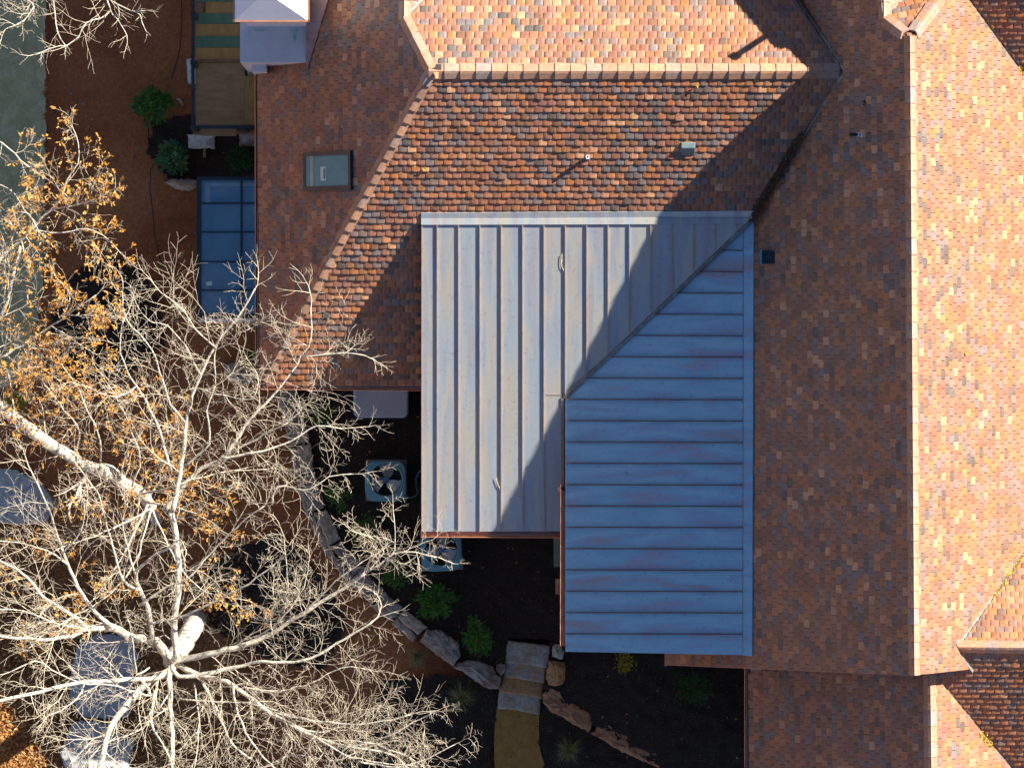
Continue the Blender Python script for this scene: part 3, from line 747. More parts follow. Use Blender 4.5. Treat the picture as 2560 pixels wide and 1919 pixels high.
# ------------------------------------------------------------------ ground
def sst(a, b, x):
    t = max(0, min(1, (x - a) / (b - a))); return t * t * (3 - 2 * t)
def gz(px, py):
    return -.35 - 0.9 * sst(950, 1850, py) * sst(1000, 250, px) - .5 * sst(1000, 1700, py)
gm = MB(); xs = list(range(-1000, 3600, 40)); yy_ = list(range(-1000, 3200, 40))
xs = [-26000, -9000, -3000] + xs + [6000, 12000, 28000]; yy_ = [-26000, -9000, -3000] + yy_ + [6000, 12000, 28000]
for yv in yy_:
    for xv in xs:
        z = gz(xv, yv) + .10 * mnoise.noise(Vector((xv * .006, yv * .006, 1.3))) + .03 * mnoise.noise(Vector((xv * .03, yv * .03, 4)))
        gm.v.append(P(xv, yv, z))
nx = len(xs)
for j in range(len(yy_) - 1):
    for i in range(nx - 1): gm.f.append([j * nx + i, j * nx + i + 1, (j + 1) * nx + i + 1, (j + 1) * nx + i])
tag(gm.build('ground', M['clay'], None, smooth=True), kind='structure')
def patch(poly, name, mat, zf, step=9, jit=.03, kind='structure'):
    xs0 = min(p[0] for p in poly); xs1 = max(p[0] for p in poly); y0 = min(p[1] for p in poly); y1 = max(p[1] for p in poly)
    bm = bmesh.new(); W = int((xs1 - xs0) / step) + 2; H = int((y1 - y0) / step) + 2; g = {}
    for j in range(H + 1):
        for i in range(W + 1):
            x = xs0 + i * step; y = y0 + j * step
            g[i, j] = (x, y)
    vert = {}
    def V(i, j):
        if (i, j) not in vert:
            x, y = g[i, j]; x += mnoise.noise(Vector((x * .05, y * .05, 9))) * step; y += mnoise.noise(Vector((x * .05, y * .05, 2))) * step
            vert[i, j] = bm.verts.new(P(x, y, zf(x, y) + mnoise.noise(Vector((x * .04, y * .04, 0))) * jit + mnoise.noise(Vector((x * .15, y * .15, 5))) * jit * .5))
        return vert[i, j]
    for j in range(H):
        for i in range(W):
            if pip(g[i, j][0] + step / 2, g[i, j][1] + step / 2, poly): bm.faces.new([V(i, j), V(i + 1, j), V(i + 1, j + 1), V(i, j + 1)])
    bmesh.ops.recalc_face_normals(bm, faces=bm.faces)
    me = bpy.data.meshes.new(name); bm.to_mesh(me); bm.free()
    if me.polygons and me.polygons[0].normal.z < 0: me.flip_normals()
    return tag(link(name, me, None, mat, True), kind=kind)
patch([(-400, -400), (104, -400), (112, 300), (104, 700), (70, 960), (-400, 1000)], 'lawn', M['lawn'], lambda x, y: gz(x, y) + .10)
bed = [(700, 930), (2000, 930), (2000, 1700), (1960, 1950), (1690, 1950), (1560, 1850), (1440, 1780), (1360, 1720), (1375, 1600), (1265, 1600), (1260, 1700), (1200, 1690), (1110, 1610), (1040, 1570), (950, 1500), (880, 1430), (815, 1340), (775, 1230), (750, 1110), (715, 980)]
patch(bed, 'mulch_bed', M['mulch'], lambda x, y: .05, jit=.05)
patch([(1200, 1690), (1262, 1700), (1240, 1770), (1225, 2100), (700, 2100), (760, 1980), (860, 1860), (930, 1800), (960, 1700), (1080, 1690)], 'lower_mulch_bed', M['mulch'], lambda x, y: gz(x, y) + .2, jit=.06)
patch([(1360, 1700), (1500, 1800), (1680, 1930), (1700, 2100), (1380, 2100), (1350, 1850), (1330, 1760)], 'lower_mulch_bed', M['mulch'], lambda x, y: gz(x, y) + .22, jit=.05)
patch([(240, 640), (340, 660), (400, 760), (410, 860), (330, 930), (180, 950), (120, 840), (150, 720)], 'dark_ground_patch', M['mulch'], lambda x, y: gz(x, y) + .12, jit=.10)  # near-black patch of ground, coloured with the mulch material
patch([(520, 1400), (700, 1330), (800, 1440), (870, 1560), (800, 1680), (640, 1640), (520, 1560)], 'dark_ground_patch', M['mulch'], lambda x, y: gz(x, y) + .12, jit=.10)
patch([(380, 300), (480, 290), (640, 330), (640, 450), (500, 445), (420, 450), (370, 380)], 'mulch_bed', M['mulch'], lambda x, y: gz(x, y) + .12, jit=.06)
pth = MB()
lf = [(1243, 1768), (1238, 1800), (1235, 1850), (1236, 1900), (1240, 1960), (1250, 2040)]; rg = [(1348, 1782), (1347, 1820), (1348, 1850), (1352, 1880), (1366, 1925), (1390, 1975)]
rg = rg[:len(lf)]
vs = [P(x, y, -.62) for x, y in lf] + [P(x, y, -.62) for x, y in rg]; n = len(lf)
pth.add(vs + [p - Vector((0, 0, .4)) for p in vs], [[i, i + 1, n + i + 1, n + i] for i in range(n - 1)] + [[i, 2 * n + i, 2 * n + i + 1, i + 1] for i in range(n - 1)] + [[n + i, n + i + 1, 3 * n + i + 1, 3 * n + i] for i in range(n - 1)])
tag(pth.build('path', M['path'], None), kind='structure')
# joints scored in the path
# stone steps
stp = thing('stone_steps', P(1300, 1680, -.6), 'flight of four rough flagstone steps between boulders, leading down to the tan path', 'steps')
Z8 = lambda x, y: (850 + x / 2.572, 1279 + y / 2.572)
for i, (qd, mt) in enumerate((([(1080, 825), (1350, 860), (1335, 1000), (1062, 965)], 'slab_grey'), ([(1065, 940), (1332, 975), (1310, 1095), (1060, 1060)], 'slab_mix'),
                              ([(1050, 1040), (1312, 1075), (1298, 1195), (1025, 1155)], 'slab_rust'), ([(1025, 1135), (1292, 1170), (1280, 1297), (1015, 1257)], 'slab_grey'))):
    z1 = .12 - .20 * i
    o = stone_from([Z8(*q) for q in qd], z1 - .2, z1, 'step', mt, None, parent=stp, rough=.012, dome=.0)
# retaining wall of stacked flat stones
wall = thing('retaining_wall', P(800, 1300, -.5), 'curved low dry stone retaining wall around the dark mulch bed', 'wall')
cl = [(712, 975), (728, 1030), (744, 1090), (756, 1150), (768, 1210), (786, 1270), (812, 1330), (846, 1385), (886, 1435), (930, 1482), (976, 1525), (1025, 1562), (1050, 1585)]
rs = random.Random(5)
def along(cl, t):
    tot = [0]
    for i in range(len(cl) - 1): tot.append(tot[-1] + math.hypot(cl[i + 1][0] - cl[i][0], cl[i + 1][1] - cl[i][1]))
    d = t * tot[-1]
    for i in range(len(cl) - 1):
        if d <= tot[i + 1] + 1e-6:
            s = (d - tot[i]) / (tot[i + 1] - tot[i]); dx = cl[i + 1][0] - cl[i][0]; dy = cl[i + 1][1] - cl[i][1]; l_ = math.hypot(dx, dy)
            return (cl[i][0] + dx * s, cl[i][1] + dy * s, dx / l_, dy / l_)
t = 0
while t < .97:
    dt = rs.uniform(.07, .14); t2 = min(1, t + dt - .004)
    for side_ in (0, 1):
        w0, w1 = ((-25, -6) if side_ == 0 else (-5, 26)); zt_ = (-.02 if side_ == 0 else .16) + rs.uniform(-.04, .05)
        pl_ = []
        for s in (t, (t + t2) / 2, t2):
            x, y, dx, dy = along(cl, s); pl_.append((x + dy * w1 + rs.gauss(0, 2), y - dx * w1 + rs.gauss(0, 2)))
        for s in (t2, (t + t2) / 2, t):
            x, y, dx, dy = along(cl, s); pl_.append((x + dy * w0 + rs.gauss(0, 2), y - dx * w0 + rs.gauss(0, 2)))
        x, y, dx, dy = along(cl, (t + t2) / 2)
        stone_from(pl_, gz(x, y) - .3, zt_, 'stone', 'st_tan' if side_ == 0 else rs.choice(['st_grey', 'st_tan', 'st_grey']), None, parent=wall, rough=.04, dome=.02)
    t += dt
rocks = [
 ([(520, 830), (560, 755), (650, 760), (760, 840), (780, 930), (730, 990), (640, 930), (560, 860)], 'st_grey', .25, 'flat grey lichened boulder at the lower end of the curved stone wall'),
 ([(760, 965), (850, 950), (980, 990), (1035, 1070), (1020, 1130), (960, 1135), (860, 1080), (790, 1020), (725, 1000)], 'st_grey', .2, 'dark mottled boulder left of the flagstone steps'),
 ([(1000, 980), (1030, 968), (1060, 985), (1058, 1035), (1040, 1050), (1010, 1020)], 'st_grey', .15, 'small grey rock wedged between the mottled boulder and the steps'),
 ([(1370, 850), (1420, 850), (1440, 900), (1430, 940), (1360, 930)], 'st_tan', .3, 'pale tan rock under the end of the copper gutter, right of the top step'),
 ([(1345, 955), (1450, 965), (1445, 1085), (1400, 1120), (1340, 1110), (1320, 1060)], 'slab_rust', .2, 'smooth brown squarish rock beside the middle steps'),
 ([(1305, 1170), (1350, 1125), (1410, 1150), (1420, 1210), (1520, 1240), (1600, 1290), (1640, 1330), (1600, 1410), (1500, 1360), (1420, 1310), (1350, 1280), (1310, 1220)], 'st_rust', .05, 'long brown boulder running down to the right from the lowest step'),
 ([(1640, 1400), (1680, 1340), (1740, 1360), (1790, 1420), (1850, 1430), (1890, 1480), (1930, 1530), (1960, 1570), (2020, 1590), (2080, 1560), (2090, 1620), (2060, 1640), (1950, 1600), (1800, 1530), (1700, 1470), (1620, 1425)], 'st_rust', .0, 'jagged reddish boulder farthest right in the mulch, below the long brown one')]
for poly, mt, z1, lb in rocks:
    stone_from([Z8(*q) for q in poly], -.9, z1, 'boulder', mt, lb, 'boulder', rough=.07, dome=.05)
D = lambda l: [(a * 1.1573, b * 1.1573) for a, b in l]
stone_from([(187, 1802), (240, 1803), (290, 1815), (290, 1830), (335, 1850), (330, 1875), (322, 1900), (320, 1935), (175, 1935), (150, 1880)], gz(240, 1850) - .4, gz(240, 1850) + .55, 'boulder', 'st_blue', 'big bluish boulder at the bottom left under the bare tree', 'boulder', rough=.06)
stone_from([(178, 1715), (175, 1740), (205, 1790), (260, 1795), (320, 1790), (335, 1740), (330, 1690), (350, 1640), (320, 1590), (250, 1580), (195, 1610), (180, 1660)], gz(260, 1690) - .4, gz(260, 1690) + .4, 'boulder', 'st_blue', 'largest bluish boulder behind the bare tree branches, above the bottom one', 'boulder', rough=.06)
stone_from([(-30, 1168), (40, 1175), (100, 1205), (132, 1250), (120, 1300), (60, 1310), (-30, 1300)], gz(40, 1240) - .4, gz(40, 1240) + .5, 'boulder', 'st_blue', 'bluish boulder at the left edge under the thick pale limb', 'boulder', rough=.06)
stone_from([(412, 455), (430, 447), (490, 449), (492, 470), (470, 477), (440, 472)], -.5, .0, 'rock', 'st_tan', 'flat beige rock at the top left corner of the glass canopy', rough=.03)
stone_from([(470, 337), (537, 339), (537, 371), (472, 371)], -.5, .35, 'stone_pier', 'st_blue', 'pale blue grey stone pier base below the balcony corner', 'stone pier', rough=.02)
stone_from([(599, 335), (660, 336), (660, 368), (599, 367)], -.5, .1, 'stone_pier', 'st_grey', 'dark stone pier base below the balcony, next to the house wall', 'stone pier', rough=.02)
stone_from([(468, 148), (500, 148), (500, 210), (469, 210)], -.5, .3, 'stone_pier', 'st_blue', 'stone pier base peeping out left of the balcony railing', 'stone pier', rough=.02)
stone_from([(560, 915), (600, 905), (645, 925), (648, 955), (610, 962), (570, 945)], -.6, .0, 'rock', 'st_tan', 'beige rock under the twigs just left of the roof corner', rough=.05)
stone_from([(440, 247), (450, 245), (461, 262), (455, 266)], -.4, -.17, 'rock', 'st_tan', 'small pinkish stone between the shrub and the balcony', rough=.02, dome=.02)
slab(508, 338, 514, 393, -.05, .04, 'wooden_stake', M['wood'], None)
tag(bpy.data.objects['wooden_stake'], 'thin wooden stake lying out from under the balcony edge', 'stake')

# glass canopy --------------------------------------------------------------------
can = thing('glass_canopy', P(580, 620, 0), 'low dark framed glass roof with panes tinted by painted sky reflection, tucked under the eave on the left', 'canopy')
zq = 3.9
cf = MB()
def cbar(x0, y0, x1, y1, z=zq, h=.07):
    t = [P(x0, y0, z), P(x1, y0, z), P(x1, y1, z), P(x0, y1, z)]; cf.prism(t, [p - Vector((0, 0, h)) for p in t])
cbar(492, 442, 503, 796, zq + .03); cbar(503.2, 442, 690, 451, zq + .03)
cbar(503.2, 784, 690, 795, zq + .028)
for yv in (508, 580, 654, 725): cbar(503.2, yv - 2, 690, yv + 2, zq + .012)
cbar(601, 451.2, 606, 784, zq + .02)
cf.build('frame', M['bluesteel'], can)
for (x0, x1) in ((503, 601), (606, 690)):
    ysl = [451, 508, 580, 654, 725, 784]
    for i in range(5):
        mb = MB(); t = [P(x0, ysl[i], zq - .03), P(x1, ysl[i], zq - .03), P(x1, ysl[i + 1], zq - .03), P(x0, ysl[i + 1], zq - .03)]
        mb.prism(t, [p - Vector((0, 0, .012)) for p in t]); mb.build('pane', M['glass_can'], can)
slab(512, 457, 690, 466, zq - .018, .01, 'blind_edge', simple('pale_blue_blind', [(.3, (.16, .32, .42)), (.7, (.2, .38, .48))], 3, .5), can)
slab(512, 466.3, 526, 510, zq - .018, .01, 'blind_edge', bpy.data.materials['pale_blue_blind'], can)
slab(498, 796, 690, 805, zq - .02, .06, 'sill', M['white'], can)
slab(498, 806, 690, 812, zq - .08, .08, 'sill_board', M['lumber'], can)
for (x, y) in ((497, 447), (497, 790)):
    mb = MB(); t = [P(x - 4, y - 4, zq - .05), P(x + 4, y - 4, zq - .05), P(x + 4, y + 4, zq - .05), P(x - 4, y + 4, zq - .05)]; mb.prism(t, [Vector((p.x, p.y, -.6)) for p in t]); mb.build('post', M['bluesteel'], can)
mb = MB(); t = [P(x, y, zq - .01) for x, y in ((515, 706), (529, 702), (531, 713), (517, 715))]; mb.prism([p + Vector((0, 0, .02)) for p in t], t)
tag(mb.build('paper_scrap', M['ribbon'], None), 'pale scrap of paper lying on the glass canopy', 'paper')

# air conditioners, generator -------------------------------------------------------
def ac(cx, cy, label, rot=0):
    g = 'air conditioning units beside the metal roof wing'
    base = P(cx, cy, .05); e = thing('air_conditioner', base, label, 'air conditioner', g)
    X = Vector((math.cos(rot), math.sin(rot), 0)); Y = Vector((-X.y, X.x, 0)); Zv = Vector((0, 0, 1))
    pd = MB(); pd.box(base - X * .46 - Y * .465, X * .92, Y * .93, Zv * .07); pd.build('pad', M['st_grey'], e)
    def sq(r, a, n=48):
        out = []
        for k in range(n):
            t = 2 * math.pi * k / n; c, s = math.cos(t), math.sin(t); q = (abs(c) ** a + abs(s) ** a) ** (-1 / a); out.append((c * q * r, s * q * r))
        return out
    n = 48; h = .85
    o4 = sq(.455, 4.6); oc = [base + X * x + Y * y for x, y in o4]
    zr = []; bd = MB()
    rings = []
    rings.append([p + Zv * .07 for p in oc]); rings.append([p + Zv * (h - .03) for p in oc])
    rings.append([base + X * x * .97 + Y * y * .97 + Zv * h for x, y in o4])
    cir = [(math.cos(2 * math.pi * k / n), math.sin(2 * math.pi * k / n)) for k in range(n)]
    off = (0.01, 0.03)
    rings.append([base + X * (x * .375 + off[0]) + Y * (y * .375 + off[1]) + Zv * (h + .02) for x, y in cir])
    rings.append([base + X * (x * .355 + off[0]) + Y * (y * .355 + off[1]) + Zv * (h - .0) for x, y in cir])
    rings.append([base + X * (x * .345 + off[0]) + Y * (y * .345 + off[1]) + Zv * (h - .26) for x, y in cir])
    vs = [p for r_ in rings for p in r_]
    bd.add(vs, [[r_ * n + k, r_ * n + (k + 1) % n, (r_ + 1) * n + (k + 1) % n, (r_ + 1) * n + k] for r_ in range(5) for k in range(n)])
    bd.build('casing', M['ac'], e, fix=True)
    c = base + X * off[0] + Y * off[1]
    wl = MB(); wl.tube([c + Zv * (h - .30), c + Zv * (h - .26)], .35, 32); wl.build('fan_well', M['ac_dark'], e)
    for k in range(3):
        fb = MB(); a0 = math.radians(75 + 120 * k); vs = []
        for i in range(7):
            r_ = .07 + .27 * i / 6
            for j in range(6):
                a_ = a0 + (j / 5 - .5) * math.radians(74 + 10 * math.sin(i)) + i * .03
                vs.append(c + X * math.cos(a_) * r_ + Y * math.sin(a_) * r_ + Zv * (h - .17 + (j / 5 - .5) * .07))
        fb.add(vs, [[i * 6 + j, i * 6 + j + 1, (i + 1) * 6 + j + 1, (i + 1) * 6 + j] for i in range(6) for j in range(5)])
        fb.add([p - Zv * .006 for p in vs], [[i * 6 + j + 6, i * 6 + j + 7, i * 6 + j + 1, i * 6 + j] for i in range(6) for j in range(5)])
        fb.build('fan_blade', M['blade_m'], e, smooth=True, fix=False)
    hb = MB(); hb.tube([c + Zv * (h - .2), c + Zv * (h - .03)], .082, 20); hb.build('hub', M['hub'], e)
    gr = MB()
    for k in range(12):
        t = 2 * math.pi * k / 12; d = X * math.cos(t) + Y * math.sin(t); gr.tube([c + d * .08 + Zv * (h - .02), c + d * .37 + Zv * (h + .015)], .0028, 4)
    for r_ in (.15, .22, .29, .345):
        gr.tube([c + X * math.cos(2 * math.pi * k / 32) * r_ + Y * math.sin(2 * math.pi * k / 32) * r_ + Zv * (h - .01) for k in range(33)], .0022, 3, cap=False)
    gr.build('fan_grille', M['ac_dark'], e)
    return e
ac(966, 1200, 'air conditioner standing alone in the mulch with its whole fan in view', 0)
ac(1104, 1373, 'air conditioner half hidden under the copper gutter', R(3))
hs = MB(); pts = [P(x, y, z) for x, y, z in ((1060, 1170, .6), (1047, 1180, .5), (1040, 1195, .4), (1040, 1215, .35), (1044, 1232, .4), (1038, 1240, .45), (1026, 1243, .5), (1016, 1242, .5))]
hs.tube(pts, .014, 8); tag(hs.build('refrigerant_hose', M['ac'], None, smooth=True), 'thin grey hose looping from the freestanding air conditioner to the wall', 'hose')
gen = thing('generator', P(951, 1005, .05), 'pale grey standby generator box with rounded corners under the tiled eave', 'generator')
gb = MB(); ol = [(884, 960), (1018, 960), (1020, 975), (1019, 1036), (1011, 1044), (893, 1044), (884, 1034), (883, 972)]
t = [P(x, y, .78) for x, y in ol]; gb.prism(t, [Vector((p.x, p.y, .1)) for p in t]); gb.build('lid', M['plastic'], gen, bevel=.035)
gb = MB(); t = [P(x, y, .12) for x, y in ((878, 955), (1024, 955), (1024, 1050), (878, 1050))]; gb.prism(t, [Vector((p.x, p.y, -.05)) for p in t]); gb.build('pad', M['ac_dark'], gen)
# blocks at the wall foot under the gutter
slab(1385, 1340, 1415, 1416, .9, .9, 'electrical_box', simple('sage_paint', [(.3, (.17, .20, .15)), (.7, (.22, .25, .19))], 3, .6), None, bevel=.01)
tag(bpy.data.objects['electrical_box'], 'sage green box on the wall beside the end of the copper gutter', 'box')
slab(1389, 1447, 1415, 1485, 1.2, .3, 'wall_lamp', M['copper'], None, bevel=.01)
tag(bpy.data.objects['wall_lamp'], 'small copper wall fitting under the long vertical gutter', 'lamp')

# cables ---------------------------------------------------------------------------
def cable(pts, r, label):
    out = []
    for i in range(len(pts) - 1):
        for k in range(5):
            t = k / 5; x = pts[i][0] * (1 - t) + pts[i + 1][0] * t + random.gauss(0, .6); y = pts[i][1] * (1 - t) + pts[i + 1][1] * t
            out.append(P(x, y, gz(x, y) + .10))
    mb = MB(); mb.tube(out, r, 6); return tag(mb.build('cable', M['cable'], None, smooth=True), label, 'cable')
cable([(453, -20), (454, 60), (451, 117), (440, 160), (426, 206)], .014, 'black cable on the bare clay running down beside the balcony')
cable([(370, 320), (372, 338), (392, 350), (400, 365), (392, 389), (376, 430), (375, 470), (383, 544), (388, 600), (398, 640), (418, 706), (440, 741)], .012, 'long black cable snaking over the clay left of the glass canopy')

# ------------------------------------------------------------------ plants
def shrub(px, py, rad, label, mat='shrub', lw=.035, ll=.11, n=420, h=.7, name='shrub', g=None, zb=None):
    z0 = (gz(px, py) if zb is None else zb); base = P(px, py, z0)
    e = thing(name, base, label, 'shrub', g); r = rad / 120.0
    sm_ = MB(); lf_ = MB(); tips = []
    for k in range(34):
        a = k * 2.4 + random.random() * .5; el_ = random.uniform(.15, 1.45); rr = r * random.uniform(.6, 1.0)
        tip = base + Vector((math.cos(a) * math.cos(el_) * rr, math.sin(a) * math.cos(el_) * rr, .1 + math.sin(el_) * h * random.uniform(.8, 1.1)))
        mid = base.lerp(tip, .5) + Vector((0, 0, .08)); sm_.tube([base, mid, tip], [.012, .008, .004], 4); tips.append((tip, (tip - mid).normalized()))
    for k in range(n):
        tip, d = random.choice(tips); c = tip - d * random.random() * .22 * r * 2 + Vector((random.gauss(0, .05), random.gauss(0, .05), random.gauss(0, .04)))
        out = (c - base); out.z *= .4; out.normalize(); out = (out + Vector((random.gauss(0, .45), random.gauss(0, .45), random.gauss(0.1, .3)))).normalized()
        l_ = ll * random.uniform(.6, 1.15); w_ = lw * random.uniform(.7, 1.2); s = out.cross(Vector((0, 0, 1)))
        if s.length < .05: continue
        s.normalize(); up = s.cross(out)
        lf_.add([c, c + out * l_ * .5 + s * w_ * .5 + up * .008, c + out * l_ - Vector((0, 0, .01)), c + out * l_ * .5 - s * w_ * .5 + up * .008], [[0, 1, 2], [0, 2, 3]])
    sm_.build('stem', M['lumber'], e); lf_.build('foliage', M[mat], e, fix=False)
    return e
shrub(389, 262, 58, 'bushy bright green shrub on the clay, the biggest left of the balcony', n=900, ll=.14, lw=.05)
shrub(433, 400, 42, 'bluish green shrub above the glass canopy, by the stone pier', 'shrub_bl', n=700, ll=.15, lw=.05)
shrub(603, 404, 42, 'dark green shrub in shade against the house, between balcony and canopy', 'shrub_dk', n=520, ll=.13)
shrub(43, 1002, 30, 'yellow green shrub at the left edge among the bare twigs', 'yshrub', n=420, zb=.6)
shrub(808, 1037, 36, 'dim green shrub at the top of the curved wall, nearest the roof corner', n=240, zb=.05)
shrub(842, 1238, 36, 'green shrub against the curved wall, left of the freestanding air conditioner', n=320, zb=.05)
shrub(915, 1322, 44, 'green shrub below the freestanding air conditioner', n=420, zb=.05)
shrub(988, 1430, 42, 'green shrub on the wall side of the half hidden air conditioner', n=420, zb=.05)
shrub(1091, 1500, 52, 'leafy green shrub in the mulch just below the half hidden air conditioner', n=800, ll=.15, zb=.05)
shrub(1196, 1586, 50, 'leafy green shrub right above the mottled boulder and beside the top step', n=800, ll=.13, zb=.05)
shrub(1563, 1652, 28, 'small golden shrub at the lower edge of the blue metal roof', 'yshrub', n=260, ll=.07, lw=.03, zb=.05)
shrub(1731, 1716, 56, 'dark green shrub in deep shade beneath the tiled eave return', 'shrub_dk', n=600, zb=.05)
shrub(628, 895, 22, 'small bright shrub below the left gutter among twigs', n=160)
def tuft(px, py, rad, label, z0=None):
    z0 = gz(px, py) + .2 if z0 is None else z0; base = P(px, py, z0); mb = MB()
    for k in range(150):
        a = random.gauss(R(-60), 2.2); r = rad / 120 * random.uniform(.4, 1.15); hh = random.uniform(.12, .5)
        d = Vector((math.cos(a), math.sin(a), 0)); s = Vector((-d.y, d.x, 0)) * .0035
        b0 = base + Vector((random.gauss(0, .03), random.gauss(0, .03), 0)); m_ = b0 + d * r * .45 + Vector((0, 0, hh)); t_ = b0 + d * r + Vector((0, 0, hh * .75))
        mb.add([b0 - s, b0 + s, m_ + s, m_ - s, t_], [[0, 1, 2, 3], [3, 2, 4]])
    return tag(mb.build('ornamental_grass', M['blade'], None, fix=False), label, 'ornamental grass', 'tufts of ornamental grass in the mulch')
tuft(1042, 1640, 42, 'dim tuft of ornamental grass just below the flat grey boulder')
tuft(1153, 1742, 50, 'tuft of ornamental grass left of the lowest step')
tuft(1422, 1872, 48, 'wispy tuft of ornamental grass right of the tan path')
# lawn blades and leaf litter (uncountable)
mb = MB()
for k in range(14000):
    x = random.uniform(-30, 116) ; y = random.uniform(-40, 940)
    if x > 112 - 40 * sst(650, 950, y) + random.gauss(0, 4): continue
    p = P(x, y, gz(x, y) + .10); a = random.random() * 6.3; d = Vector((math.cos(a), math.sin(a), 0)); s = Vector((-d.y, d.x, 0)) * .006; l_ = random.uniform(.04, .13)
    mb.add([p - s, p + s, p + d * l_ + Vector((0, 0, random.uniform(.02, .06)))], [[0, 1, 2]])
tag(mb.build('grass', M['lawnblade'], None, fix=False), 'pale green winter grass covering the strip along the left edge', 'grass', None, 'stuff')
mb = MB()
for k in range(34000):
    x = random.uniform(-40, 620); y = random.uniform(1200, 1960)
    dens = sst(1250, 1650, y) * (1 - .8 * sst(160, 560, x)) + .10
    if random.random() > dens: continue
    leaf(mb, P(x, y, gz(x, y) + random.uniform(.10, .24)), rnd_n(.5), random.uniform(.06, .12), random.uniform(.03, .05), random.random() * 6.3)
for k in range(800):
    x = random.uniform(120, 860); y = random.uniform(0, 1900)
    leaf(mb, P(x, y, gz(x, y) + .12), rnd_n(.4), random.uniform(.03, .07), random.uniform(.015, .035), random.random() * 6.3)
tag(mb.build('leaf_litter', M['litter'], None, fix=False), 'brown fallen leaves covering the ground under the trees', 'leaves', None, 'stuff')
mb = MB()
for k in range(2600):
    x = random.uniform(700, 1900); y = random.uniform(960, 1950)
    a = random.random() * 6.3; p = P(x, y, .09 if y < 1750 else -.6); p.z = max(p.z, .08) if pip(x, y, bed) else gz(x, y) + .27
    d = Vector((math.cos(a), math.sin(a), 0)); s = Vector((-d.y, d.x, 0)) * random.uniform(.004, .01)
    mb.add([p - s, p + s, p + s + d * .05 + Vector((0, 0, .015)), p - s + d * .05 + Vector((0, 0, .01))], [[0, 1, 2, 3]])
tag(mb.build('bark_chips', leafmat('bark_chip', [(.03, .016, .009), (.09, .045, .02), (.17, .09, .04), (.05, .028, .015)]), None, fix=False), 'dark bark chips strewn over the mulch beds', 'bark chips', None, 'stuff')
mb = MB()
for k in range(170):
    x = random.uniform(700, 1860); y = random.uniform(1000, 1900); zz = .11 if pip(x, y, bed) else gz(x, y) + .3
    leaf(mb, P(x, y, zz), rnd_n(.4), random.uniform(.05, .09), random.uniform(.025, .045), random.random() * 6.3, .4)
tag(mb.build('scattered_leaves', M['litter'], None, fix=False), 'few dry leaves blown onto the dark mulch', 'leaves', None, 'stuff')
# pebbles and scraps on the clay
mb = MB()
for k in range(420):
    x = random.uniform(115, 640); y = random.uniform(0, 960); r_ = abs(random.gauss(0, .014)) + .006; c = P(x, y, gz(x, y) + .09)
    vs = [c + Vector((math.cos(t) * r_ * random.uniform(.7, 1.2), math.sin(t) * r_ * random.uniform(.7, 1.2), 0)) for t in (0, 1.2, 2.4, 3.7, 5)]
    mb.add(vs + [c + Vector((0, 0, r_))], [[0, 1, 5], [1, 2, 5], [2, 3, 5], [3, 4, 5], [4, 0, 5]])
tag(mb.build('pebbles', leafmat('pebble', [(.10, .06, .04), (.2, .13, .1), (.35, .31, .27), (.12, .07, .05), (.5, .5, .48)]), None, fix=False), 'small stones and crumbs scattered over the clay', 'pebbles', None, 'stuff')

